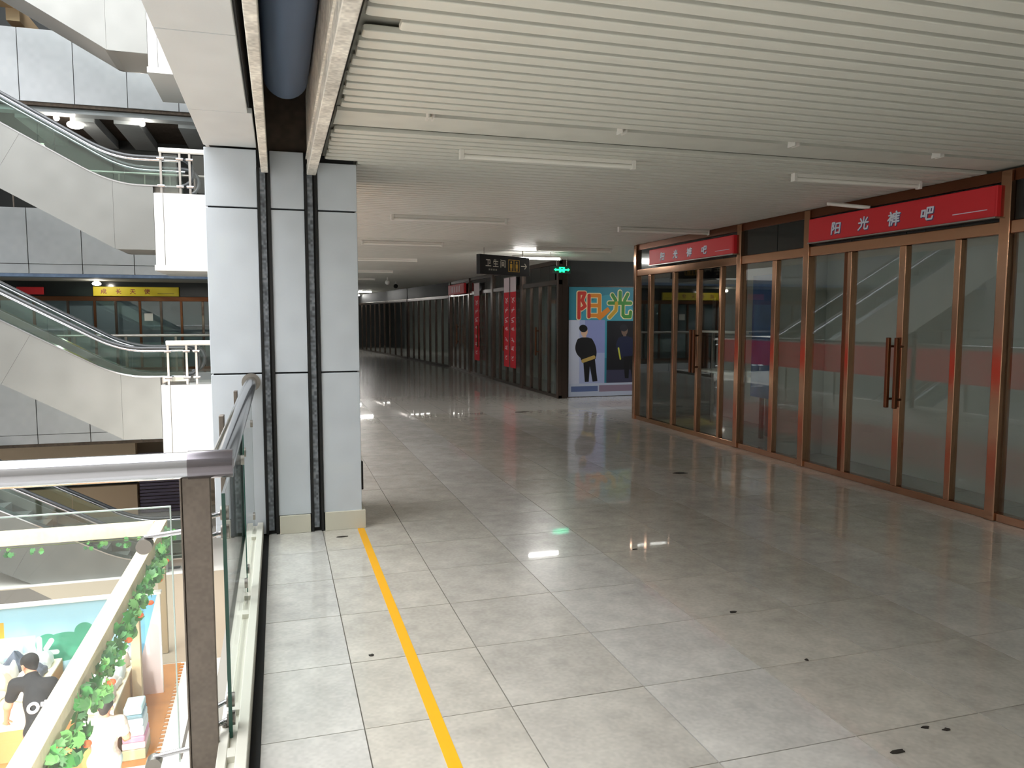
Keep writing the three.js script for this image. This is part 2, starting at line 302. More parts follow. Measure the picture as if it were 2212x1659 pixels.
// ------------------------------------------------------------------ fire shutters in the slot above
function shutter(x0, x1, name, label, yTop) {
  const t = thing(name, label, 'shutter', [(x0 + x1) / 2, 2.62, 3.6]);
  part(t, 'bottom_bar', rbox(x0, x1, 2.625, 2.70, 0.7, 5.84, 0.006), M.dustyBar);
  part(t, 'curtain', [box(x0 + 0.004, x1 - 0.012, 2.70, yTop, 0.7, 5.84)], M.dustyBar);
  part(t, 'ridge', [box(x0 - 0.006, x0 + 0.006, 2.735, 2.75, 0.7, 5.84)], M.dustyBar);
  return t;
}
shutter(-0.087, -0.038, 'fire_shutter', 'dusty pale roller shutter edge beside the panelled soffit', 3.0);
shutter(0.226, 0.292, 'fire_shutter', 'dusty stained roller shutter edge beside the strip ceiling', 3.18);
{
  const t = thing('roller_drum', 'blue-grey round shutter drum in the dark slot between the shutters', 'drum', [0.085, 3.0, 3]);
  const prof = [[0, 0], [0.1, 0], [0.128, 0.02], [0.135, 0.05], [0.135, 4.5], [0, 4.5]].map(([r, y]) => new THREE.Vector2(r, y));
  part(t, 'casing', new THREE.LatheGeometry(prof, 32).rotateX(Math.PI / 2).translate(0.085, 3.1, -5.2), M.duct);
  part(t, 'bracket', box(0.02, 0.15, 3.2, 3.69, 4.9, 4.95), M.black);
}

// ------------------------------------------------------------------ fluorescent battens
function batten(x0, x1, d, lit, label, CY = 2.73) {
  const t = thing('tube_light', label, 'light', [(x0 + x1) / 2, CY - 0.07, d], lit ? 'lit fluorescent tubes' : 'unlit fluorescent tubes');
  part(t, 'batten', rbox(x0 + 0.03, x1 - 0.03, CY - 0.03, CY, d - 0.022, d + 0.022, 0.004), M.lampBody);
  part(t, 'tube', rod(V(x0 + 0.03, CY - 0.045, d), V(x1 - 0.03, CY - 0.045, d), 0.016, 12), lit ? M.litTube : M.lampTube);
  for (const x of [x0, x1 - 0.03]) part(t, 'end_cap', rbox(x, x + 0.03, CY - 0.065, CY, d - 0.024, d + 0.024, 0.004), M.lampBody);
  if (CY < 2.7) for (const x of [x0 + 0.2, x1 - 0.2]) part(t, 'hanger', rod(V(x, CY, d), V(x, 2.73, d), 0.005, 8), M.steel);
  if (lit) {
    const l = new THREE.RectAreaLight(new THREE.Color(1, 0.98, 0.94), TUBE_L * 1.6, x1 - x0 - 0.06, 0.034);
    l.position.set((x0 + x1) / 2, CY - 0.066, -d); l.rotation.x = -Math.PI / 2; scene.add(l);
  }
  return t;
}
batten(1.2, 2.5, 5.17, false, 'unlit white tube lamp nearest the viewer, in front of the pillar');
batten(3.9, 5.15, 5.25, false, 'unlit white tube lamp on the ceiling near the larger red shop sign');
batten(1.22, 2.55, 8.6, false, 'unlit white tube lamp, second from the viewer in the left row');
batten(4.1, 5.4, 8.93, false, 'unlit white tube lamp above the smaller red shop sign');
batten(1.2, 2.42, 11.55, false, 'unlit white tube lamp, third from the viewer in the left row');
batten(4.0, 5.3, 11.8, false, 'unlit white tube lamp just in front of the toilet sign');
batten(1.25, 2.6, 14.85, false, 'unlit white tube lamp, fourth from the viewer in the left row');
batten(3.85, 4.75, 12.68, true, 'lit white tube lamp beside the green exit sign', 2.66);
batten(7.3, 8.5, 12.6, true, 'unseen lit tube lamp added deep in the recess to brighten the poster');  // hidden lit tube added to throw light on the poster
batten(1.3, 2.69, 18.7, false, 'unlit white tube lamp, fifth from the viewer in the left row');
batten(1.3, 2.7, 22.4, false, 'unlit white tube lamp, sixth from the viewer in the left row');
batten(3.9, 5.2, -1.6, true, 'unseen lit tube lamp added behind the viewer as fill, nearer one');  // this and the next: unseen tubes added as fill for the corridor
batten(3.9, 5.2, -4.6, true, 'unseen lit tube lamp added behind the viewer as fill, farther one');
batten(2.6, 3.9, 33.5, true, 'lit white tube lamp, the nearer of two far down the corridor');
batten(2.6, 3.9, 38.5, true, 'lit white tube lamp at the far end of the corridor');
{ // small loose white strip by the big red sign
  const s = single('loose_strip', rod(V(5.12, 2.7, 6.35), V(5.36, 2.63, 6.05), 0.018, 8), M.lampBody, 'loose white strip dangling from the ceiling above the larger red sign', 'strip'); s.userData.label = 'loose white strip dangling from the ceiling above the larger red sign';
}

// ================================================================== SHOP FRONTS ON THE RIGHT
const SX = 5.40;                          // plane of the glass
// a copper-framed front along the corridor between d0 and d1
function front(o) {
  const t = thing('shopfront', o.label, 'shopfront', [SX, 0, (o.d0 + o.d1) / 2]);
  const mat = o.mat ?? M.copper, x = o.x ?? SX, H = o.h ?? 2.24, TOP = 2.7;
  part(t, 'sill', rbox(x - 0.03, x + 0.05, 0, 0.065, o.d0, o.d1, 0.006), mat);
  part(t, 'header', rbox(x - 0.035, x + 0.05, H, H + 0.1, o.d0, o.d1, 0.008), mat);
  part(t, 'top_rail', rbox(x - 0.02, x + 0.05, TOP - 0.06, TOP + 0.03, o.d0, o.d1, 0.006), o.topMat ?? M.copperDark);
  for (const [d, w, kind] of o.mullions) {
    const z0 = d - w / 2, z1 = d + w / 2;
    if (kind === 'post') part(t, 'post', rbox(x - 0.05, x + 0.06, 0, TOP + 0.02, z0, z1, 0.008), mat);
    else if (kind === 'double') { part(t, 'mullion', rbox(x - 0.04, x + 0.04, 0.065, H, z0, d - 0.004, 0.006), mat); part(t, 'mullion', rbox(x - 0.035, x + 0.04, 0.065, H, d + 0.004, z1, 0.006), M.copperDark); }
    else part(t, 'mullion', rbox(x - 0.035, x + 0.035, 0.065, H, z0, z1, 0.006), mat);
  }
  const cuts = [o.d0, ...o.mullions.map((m) => m[0]), o.d1].sort((a, b) => a - b);
  for (let i = 0; i + 1 < cuts.length; i++) if (cuts[i + 1] - cuts[i] > 0.1) {
    part(t, 'glass_pane', box(x - 0.004, x + 0.004, 0.065, H, cuts[i] + 0.01, cuts[i + 1] - 0.01), M.shopGlass);
    part(t, 'transom_pane', box(x + 0.0, x + 0.012, H + 0.1, TOP - 0.05, cuts[i] + 0.005, cuts[i + 1] - 0.005), M.transom);
  }
  for (const [d, y0, y1, s] of o.handles ?? []) {
    const h = part(t, 'door_handle', [rbox(x - 0.115, x - 0.08, y0, y1, d - 0.018, d + 0.018, 0.008)], M.copperDark);
    part(h, 'standoff', [rod(V(x - 0.09, y0 + 0.08, d), V(x - 0.03, y0 + 0.08, d), 0.011, 10), rod(V(x - 0.09, y1 - 0.08, d), V(x - 0.03, y1 - 0.08, d), 0.011, 10)], M.copperDark);
  }
  return t;
}
front({ label: 'copper-framed glass front at the right edge, nearest the viewer', d0: -5.9, d1: 4.58, mullions: [[-4.4, 0.06], [-2.9, 0.06], [-1.4, 0.06], [0.1, 0.06], [1.4, 0.06], [2.5, 0.06], [3.6, 0.06]] });
front({ label: 'copper-framed glass front with double doors under the larger red sign', d0: 4.58, d1: 6.99, mullions: [[4.625, 0.09, 'post'], [5.05, 0.06], [5.635, 0.075], [6.325, 0.11, 'double'], [6.945, 0.09, 'post']], handles: [[5.59, 0.78, 1.42], [5.69, 0.78, 1.42]] });
front({ label: 'copper-framed fixed glazing between the two red-signed shops', d0: 6.99, d1: 8.15, mullions: [[7.5, 0.075]] });
front({ label: 'copper-framed glass front with double doors under the smaller red sign', d0: 8.15, d1: 11.06, mullions: [[8.19, 0.085, 'post'], [8.6, 0.05], [9.155, 0.06], [9.82, 0.06], [10.55, 0.08], [11.02, 0.085, 'post']], handles: [[9.11, 0.86, 1.44], [9.2, 0.86, 1.44]] });
// far row of bronze fronts
const farLabels = ['bronze-framed far shopfront right beside the blue poster wall', 'bronze-framed far shopfront with the paired red hanging banners', 'bronze-framed far shopfront with the single red hanging banner', 'bronze-framed far shopfront under the small far red sign'];
[[14.2, 16.6], [16.6, 19.1], [19.1, 21.6], [21.6, 24.2]].forEach(([a, b], i) => {
  const n = 4, ms = []; for (let k = 0; k <= n; k++) ms.push([a + 0.04 + (b - a - 0.08) * k / n, k % n ? 0.06 : 0.08, k % n ? '' : 'post']);
  front({ label: farLabels[i], d0: a, d1: b, x: 5.3, mat: M.bronze, topMat: M.bronze, mullions: ms, handles: [[(a + b) / 2, 0.8, 1.4]] });
});
// angled far fronts, turning to the left
function angledFront(ax, ad, bx, bd, n, label) {
  const t = thing('shopfront', label, 'shopfront', [(ax + bx) / 2, 0, (ad + bd) / 2]);
  const L = Math.hypot(bx - ax, bd - ad), ang = Math.atan2(bx - ax, bd - ad);
  t.rotation.y = -ang;
  const local = (name, g, m) => { const k = shade(new THREE.Mesh(g, m)); k.name = name; t.add(k); return k; };
  local('sill', box(-0.03, 0.05, 0, 0.065, -L / 2, L / 2), M.bronze); local('header', rbox(-0.035, 0.05, 2.2, 2.32, -L / 2, L / 2, 0.02), M.bronze);
  for (let k = 0; k <= n; k++) { const d = -L / 2 + 0.04 + (L - 0.08) * k / n; local('mullion', rbox(-0.035, 0.035, 0.065, 2.2, d - 0.035, d + 0.035, 0.006), M.bronze); if (k < n) { const e = d + (L - 0.08) / n; local('glass_pane', box(-0.004, 0.004, 0.065, 2.2, d + 0.03, e - 0.03), M.shopGlass); } }
  local('transom_panel', box(-0.02, 0.02, 2.32, 2.725, -L / 2, L / 2), M.black);
}
angledFront(5.28, 24.25, 4.85, 29.8, 7, 'dark bronze shopfront beyond the bend, nearer half');
angledFront(4.83, 29.85, 3.7, 41.5, 12, 'dark bronze shopfront beyond the bend, farthest one');
// shop interiors
struct('wall_shop_rear', [box(6.9, 7.0, 0.001, 2.72, -5.9, 11.0), box(6.6, 6.7, 0.001, 2.72, 14.6, 41.9)], M.shopWall, 'dim rear wall inside the shops', 'wall');
struct('wall_fill_panel', [box(6.1, 6.16, 0.001, 2.72, 3.98, 7.52)], M.shopWall, 'added pale panel brightening the view through the doors of the larger shop', 'wall');  // invented pale panel close to the glass, lifts the dark shop interior
struct('wall_shop_divider', [box(5.46, 6.9, 0.001, 2.72, 7.53, 7.6)], M.shopWall, 'dim wall between the two shops', 'wall');
struct('wall_shop_divider_near', [box(5.46, 6.9, 0.001, 2.72, 3.9, 3.97)], M.shopWall, 'dim wall between the near shop and the door bay', 'wall');
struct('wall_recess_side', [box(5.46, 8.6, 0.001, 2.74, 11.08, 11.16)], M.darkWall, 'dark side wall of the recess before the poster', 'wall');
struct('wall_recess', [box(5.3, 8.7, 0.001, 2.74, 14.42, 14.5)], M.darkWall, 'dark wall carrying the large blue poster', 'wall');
struct('trim_1_recess', [rbox(5.33, 5.46, 0.001, 2.72, 14.2, 14.41, 0.006)], M.bronze, 'dark bronze corner post left of the poster', 'post');
{ // shelves and a leaning blue panel inside the smaller shop
  const t = thing('display_shelf', 'dim glass display shelves inside the smaller red-signed shop', 'shelf', [6.2, 0, 9.6]);
  for (const y of [0.8, 1.38]) part(t, 'shelf', box(6.0, 6.35, y, y + 0.03, 8.9, 10.3), M.whitePaint);
  for (const d of [8.9, 10.27]) part(t, 'upright', box(6.3, 6.34, 0.001, 1.9, d, d + 0.03), M.steel);
  const b = thing('blue_panel', 'leaning blue printed panel inside the glazing between the shops', 'panel', [5.9, 0, 8.25]);
  part(b, 'board', box(6.05, 6.08, 0.55, 2.15, 7.75, 8.9), std(0x4e6fa8, 0.6, { map: noiseTex(128, [220, 225, 235], 0.7, [[3, 0.7], [7, 0.5]]) }));
  part(b, 'easel_leg', box(6.09, 6.13, 0.001, 2.1, 7.85, 7.9), M.copperDark); part(b, 'easel_leg', box(6.09, 6.13, 0.001, 2.1, 8.7, 8.75), M.copperDark);
}
// red shop signs
function redSign(d0, d1, y0, y1, label, veil) {
  const t = thing('shop_sign', label, 'sign', [SX - 0.06, y0, (d0 + d1) / 2]), L = d1 - d0, h = y1 - y0;
  part(t, 'box', rbox(SX - 0.09, SX - 0.022, y0, y1, d0, d1, 0.008), M.red);
  const tex = canvasTex(1024, Math.round(1024 * h / L), (g, w, hh) => {
    g.fillStyle = '#d4222b'; g.fillRect(0, 0, w, hh);
    ['yang', 'guang', 'ku', 'ba'].forEach((n, i) => { glyph(g, n, w * (0.155 + 0.172 * i) + 4, hh * 0.24 + 3, hh * 0.6, 1.5, '#34406f', -0.12); glyph(g, n, w * (0.155 + 0.172 * i), hh * 0.24, hh * 0.6, 1.25, '#dfe5f0', -0.12); });
    g.fillStyle = '#d9d3e2'; g.fillRect(w * 0.82, hh * 0.76, w * 0.15, hh * 0.035);
    if (veil) { g.fillStyle = 'rgba(205,190,196,0.0)'; g.fillRect(0, 0, 1, 1); }
  });
  const f = face(L - 0.03, h - 0.03, tex), m = shade(new THREE.Mesh(f.geo, f.mat)); m.name = 'lettering'; m.rotation.y = -Math.PI / 2; m.position.set(-0.032, h / 2, 0); t.add(m);
  part(t, 'edge_strip', box(SX - 0.1, SX - 0.02, y0 - 0.012, y0, d0, d1), M.steel);
  return t;
}
redSign(4.66, 6.86, 2.375, 2.615, 'larger red shop sign with white brush characters on the right');
redSign(8.24, 10.46, 2.375, 2.6, 'smaller red shop sign with white brush characters, farther along');
{ // small far red sign and red banners
  const t = thing('shop_sign', 'small far red shop sign high on the bronze shopfronts', 'sign', [5.2, 2.3, 22.8]);
  part(t, 'box', rbox(5.16, 5.22, 2.3, 2.6, 21.7, 23.9, 0.008), M.red);
  const tex = canvasTex(256, 36, (g, w, h) => { g.fillStyle = '#c4262e'; g.fillRect(0, 0, w, h); for (let i = 0; i < 4; i++) { g.fillStyle = '#e8d5d8'; g.fillRect(60 + i * 38, 8, 5, 22); g.fillRect(72 + i * 38, 6, 6, 24); } });
  const f = face(2.1, 0.27, tex), m = shade(new THREE.Mesh(f.geo, f.mat)); m.name = 'lettering'; m.rotation.y = -Math.PI / 2; m.position.set(-0.045, 0.15, 0); t.add(m);
  const bt = canvasTex(96, 768, (g, w, h) => {
    g.fillStyle = '#d32a36'; g.fillRect(0, 0, w, h); g.fillStyle = '#e6d6d8'; g.fillRect(0, 0, w, h * 0.16);
    for (let i = 0; i < 7; i++) { g.strokeStyle = '#e9c9cc'; g.lineWidth = 7; g.lineCap = 'round'; for (let k = 0; k < 4; k++) { const y = h * 0.22 + i * h * 0.108; g.beginPath(); g.moveTo(22 + rnd() * 12, y + rnd() * 50); g.lineTo(50 + rnd() * 24, y + rnd() * 52); g.stroke(); } }
  });
  const bm = std(0xffffff, 0.7, { map: bt });
  [[17.1, 'right-hand red hanging banner of the pair on the far shopfront'], [17.62, 'left-hand red hanging banner of the pair on the far shopfront'], [20.5, 'single narrow red hanging banner farther down the shopfronts']].forEach(([d, label], i) => {
    const b = thing('hanging_banner', label, 'banner', [5.22, 0.43, d]), w = i === 2 ? 0.55 : 0.44;
    const g = new THREE.BoxGeometry(w, 2.1, 0.006), k = shade(new THREE.Mesh(g, bm)); k.name = 'cloth'; k.rotation.y = -Math.PI / 2; k.position.set(0, 1.05, 0); b.add(k);
    part(b, 'top_rod', rod(V(5.22, 2.54, d - w / 2 - 0.02), V(5.22, 2.54, d + w / 2 + 0.02), 0.012, 8), M.steel);
  });
}
// the large poster
{
  const t = thing('poster', 'large blue clothing-shop poster with two standing models', 'poster', [7.0, 0, 14.4]);
  const W = 2.9, H = 2.2;
  const tex = canvasTex(1024, 776, (g, w, h) => {
    g.fillStyle = '#2f7f93'; g.fillRect(0, 0, w, h);
    const k = w / W, top = h * 0.30;
    g.fillStyle = '#3d98ad'; g.beginPath(); g.arc(w * 0.3, top * 1.2, w * 0.22, 0, 7); g.fill();
    const put = (n, x, c1) => { glyph(g, n, x - 2, 24, top * 0.86, 1.9, '#e7d9a8'); glyph(g, n, x, 24, top * 0.86, 1.25, c1); };
    put('yang', w * 0.055, '#c5392f'); glyph(g, 'yang', w * 0.055, 24, top * 0.86, 1.25, '#dd8b2e', 0, 3); glyph(g, 'yang', w * 0.055, 24, top * 0.86, 1.25, '#c5392f', 0, 2, 3); put('guang', w * 0.285, '#3f8a3c'); glyph(g, 'guang', w * 0.285, 24, top * 0.86, 1.25, '#c9a12e', 0, 4, 5); put('ku', w * 0.52, '#2d5a9a'); put('ba', w * 0.76, '#6a8cc0');
    g.fillStyle = '#e08a2c'; g.beginPath(); g.moveTo(w * 0.2, top * 0.9); g.lineTo(w * 0.29, top * 0.6); g.lineTo(w * 0.31, top * 0.72); g.lineTo(w * 0.23, top * 1.02); g.fill();
    g.fillStyle = '#a4afd6'; g.fillRect(0, top, w * 0.27, h * 0.58); g.fillStyle = '#c3cade'; g.fillRect(0, top, w * 0.08, h * 0.58);
    g.fillStyle = '#8b95cb'; g.fillRect(w * 0.12, top, w * 0.15, h * 0.3);
    g.fillStyle = '#15161d'; g.fillRect(w * 0.285, top + 6, w * 0.28, h * 0.56); g.fillStyle = '#3a3a52'; g.fillRect(w * 0.285, top + h * 0.46, w * 0.28, h * 0.12);
    g.fillStyle = '#9aa7cf'; g.fillRect(w * 0.58, top, w * 0.2, h * 0.58); g.fillStyle = '#d6d0c8'; g.fillRect(w * 0.79, top, w * 0.21, h * 0.58);
    g.fillStyle = '#b9c3d9'; g.fillRect(0, h * 0.88, w, h * 0.12); g.fillStyle = '#5a6c9a'; g.fillRect(w * 0.02, h * 0.905, w * 0.2, h * 0.05); g.fillStyle = '#8e7d92'; g.fillRect(w * 0.23, h * 0.9, w * 0.5, h * 0.06);
    const man = (x, y, s, top1, legs, skin, cap, extra) => {
      g.lineCap = 'round';
      g.fillStyle = skin; g.beginPath(); g.ellipse(x, y, s * 0.07, s * 0.095, 0.1, 0, 7); g.fill();
      g.fillStyle = cap; g.beginPath(); g.ellipse(x - s * 0.02, y - s * 0.06, s * 0.085, s * 0.07, 0.2, 0, 7); g.fill();
      g.strokeStyle = top1; g.lineWidth = s * 0.085; g.beginPath(); g.moveTo(x - s * 0.1, y + s * 0.17); g.quadraticCurveTo(x - s * 0.2, y + s * 0.36, x - s * 0.04, y + s * 0.47); g.stroke(); g.beginPath(); g.moveTo(x + s * 0.13, y + s * 0.17); g.quadraticCurveTo(x + s * 0.25, y + s * 0.34, x + s * 0.2, y + s * 0.5); g.stroke();
      g.fillStyle = skin; g.fillRect(x - s * 0.03, y + s * 0.06, s * 0.07, s * 0.08);
      g.fillStyle = top1; g.beginPath(); g.moveTo(x - s * 0.05, y + s * 0.11); g.quadraticCurveTo(x - s * 0.16, y + s * 0.13, x - s * 0.13, y + s * 0.3); g.lineTo(x - s * 0.06, y + s * 0.54); g.quadraticCurveTo(x + s * 0.1, y + s * 0.6, x + s * 0.22, y + s * 0.52); g.lineTo(x + s * 0.18, y + s * 0.2); g.quadraticCurveTo(x + s * 0.14, y + s * 0.11, x + s * 0.05, y + s * 0.11); g.fill();
      g.fillStyle = legs; g.beginPath(); g.moveTo(x - s * 0.02, y + s * 0.52); g.lineTo(x + s * 0.22, y + s * 0.5); g.lineTo(x + s * 0.28, y + s * 0.95); g.lineTo(x + s * 0.18, y + s * 0.96); g.lineTo(x + s * 0.12, y + s * 0.66); g.lineTo(x + s * 0.1, y + s * 0.96); g.lineTo(x + s * 0.02, y + s * 0.96); g.fill();
      if (extra) { g.strokeStyle = extra; g.lineWidth = s * 0.07; g.beginPath(); g.moveTo(x - s * 0.02, y + s * 0.56); g.lineTo(x + s * 0.2, y + s * 0.49); g.stroke(); }
    };
    man(w * 0.115, h * 0.405, h * 0.48, '#17181c', '#101116', '#d8b49a', '#0d0e12', '#b59a56');
    man(w * 0.42, h * 0.40, h * 0.46, '#1c2340', '#0c0d12', '#7a6458', '#23242c', '');
    g.strokeStyle = '#c2c64a'; g.lineWidth = 12; g.beginPath(); g.moveTo(w * 0.375, h * 0.56); g.lineTo(w * 0.39, h * 0.66); g.stroke();
  });
  const f = face(W, H, tex), m = shade(new THREE.Mesh(f.geo, f.mat)); m.name = 'print'; m.position.set(5.55 + W / 2 - 7.0, H / 2 + 0.01, 0.027); t.add(m);
  part(t, 'board', box(5.53, 5.57 + W, 0.005, H + 0.03, 14.375, 14.41), M.bronze);
}
// hanging toilet sign
{
  const t = thing('hanging_sign', 'black hanging toilet sign with white characters, restroom pictograms and arrow', 'sign', [3.55, 2.29, 12.15]);
  t.rotation.y = 0.52; const w = 1.16, h = 0.31;
  const local = (name, g, m) => { const k = shade(new THREE.Mesh(g, m)); k.name = name; t.add(k); return k; };
  local('box', new RoundedBoxGeometry(w, h, 0.09, 2, 0.008).translate(0, h / 2, 0), M.black);
  const tex = canvasTex(768, 205, (g, W, H) => {
    g.fillStyle = '#0d0c0b'; g.fillRect(0, 0, W, H);
    ['wei', 'sheng', 'jian'].forEach((n, i) => glyph(g, n, 70 + i * 112, 38, 92, 1.1, '#d8d2c4'));
    g.fillStyle = '#9a958a'; for (let i = 0; i < 4; i++) g.fillRect(120 + i * 34, 150, 24, 20);
    g.strokeStyle = '#c89a3a'; g.lineWidth = 8; g.strokeRect(428, 36, 86, 132); g.strokeRect(518, 36, 86, 132);
    for (const x of [471, 561]) { g.fillStyle = '#d8a838'; g.beginPath(); g.arc(x, 62, 13, 0, 7); g.fill(); g.fillRect(x - 18, 80, 36, 48); g.fillRect(x - 14, 128, 10, 32); g.fillRect(x + 4, 128, 10, 32); }
    g.strokeStyle = '#d8d2c4'; g.lineWidth = 13; g.beginPath(); g.moveTo(630, 100); g.lineTo(716, 100); g.moveTo(690, 68); g.lineTo(722, 100); g.lineTo(690, 132); g.stroke();
  });
  const f = face(w - 0.02, h - 0.02, tex), m = local('lettering', f.geo, f.mat); m.position.set(0, h / 2, 0.0465);
  for (const x of [-0.45, 0.45]) local('hanger_rod', new THREE.CylinderGeometry(0.006, 0.006, 0.12, 8).translate(x, h + 0.05, 0), M.steel);
}
{ // green exit sign, hung from the ceiling
  const t = thing('exit_sign', 'glowing green exit sign hanging beside the lit tube', 'sign', [5.1, 2.42, 13.6]);
  const tex = canvasTex(256, 96, (g, w, h) => { g.fillStyle = '#04140d'; g.fillRect(0, 0, w, h); g.fillStyle = '#19e98f'; g.beginPath(); g.moveTo(8, 48); g.lineTo(40, 24); g.lineTo(40, 38); g.lineTo(86, 38); g.lineTo(86, 12); g.lineTo(170, 12); g.lineTo(170, 38); g.lineTo(216, 38); g.lineTo(216, 24); g.lineTo(248, 48); g.lineTo(216, 72); g.lineTo(216, 60); g.lineTo(170, 60); g.lineTo(170, 86); g.lineTo(140, 86); g.lineTo(128, 62); g.lineTo(116, 86); g.lineTo(86, 86); g.lineTo(86, 60); g.lineTo(40, 60); g.lineTo(40, 72); g.fill(); g.fillStyle = '#04140d'; g.fillRect(112, 26, 32, 12); });
  part(t, 'case', rbox(4.92, 5.28, 2.42, 2.56, 13.58, 13.62, 0.006), M.black);
  const f = face(0.34, 0.128, tex, { emissive: 2.2 }), m = shade(new THREE.Mesh(f.geo, f.mat)); m.name = 'lit_face'; m.position.set(0, 0.07, 0.0215); t.add(m);
  part(t, 'hanger_rod', rod(V(5.0, 2.56, 13.6), V(5.0, 2.73, 13.6), 0.005, 8), M.steel); part(t, 'hanger_rod', rod(V(5.2, 2.56, 13.6), V(5.2, 2.73, 13.6), 0.005, 8), M.steel);
  const gl = new THREE.RectAreaLight(new THREE.Color(0.1, 0.91, 0.55), 2.0, 0.34, 0.12); gl.position.set(5.1, 2.49, -13.57); gl.rotation.y = 0; gl.lookAt(5.1, 2.49, 0); scene.add(gl);
}
// small ceiling devices
for (const [x, d, label] of [[3.0, 22.0, 'small white ceiling sensor far down the corridor'], [3.6, 24.5, 'dark ceiling camera beyond the white sensor']]) {
  const t = thing('ceiling_camera', label, 'camera', [x, CY - 0.2, d]);
  part(t, 'stem', rod(V(x, CY - 0.12, d), V(x, CY, d), 0.02, 10), M.white); part(t, 'dome', new THREE.SphereGeometry(0.07, 16, 10).translate(x, CY - 0.14, -d), d > 23 ? M.black : M.white);
}

// yellow floor tape and scraps
single('floor_tape', [box(0.541, 0.592, 0.0005, 0.0018, -1.5, 5.825)], M.yellow, 'yellow tape line along the floor by the railing', 'tape');
function scrap(x, d, w, l, label) {
  const n = 9, s = new THREE.Shape(); for (let i = 0; i < n; i++) { const a = i / n * 6.283, r = 1 + rr(-0.45, 0.3); const px = Math.cos(a) * r * w / 2, py = Math.sin(a) * r * l / 2; i ? s.lineTo(px, py) : s.moveTo(px, py); }
  const g = new THREE.ExtrudeGeometry(s, { depth: 0.0025, bevelEnabled: true, bevelSize: 0.001, bevelThickness: 0.001, bevelSegments: 1 }).rotateX(-Math.PI / 2).translate(x, 0.0012, -d);
  single('litter_scrap', g, std(0x2c2620, 0.9), label, 'litter');
}
scrap(0.388, 3.569, 0.022, 0.02, 'tiny dark scrap left of the yellow tape');
scrap(2.332, 3.537, 0.034, 0.02, 'small dark scrap in the middle of the floor');
scrap(2.332, 2.926, 0.016, 0.02, 'tiny dark scrap on a tile joint in the middle of the floor');
scrap(2.452, 2.249, 0.036, 0.02, 'dark scrap, right-hand one of the pair near the lower right corner');
scrap(2.388, 2.286, 0.034, 0.018, 'dark scrap, left-hand one of the pair near the lower right corner');
scrap(2.153, 2.18, 0.07, 0.022, 'curled dark scrap nearest the bottom edge of the picture');
scrap(3.94, 6.982, 0.15, 0.07, 'flat dark patch of litter before the copper shopfronts');
scrap(0.405, 5.633, 0.075, 0.018, 'thin dark scrap at the foot of the pillar');
scrap(2.328, 4.73, 0.04, 0.015, 'thin faint scrap below the lamp reflection');
scrap(3.954, 12.364, 0.26, 0.09, 'flat dark litter far off, in front of the poster recess');

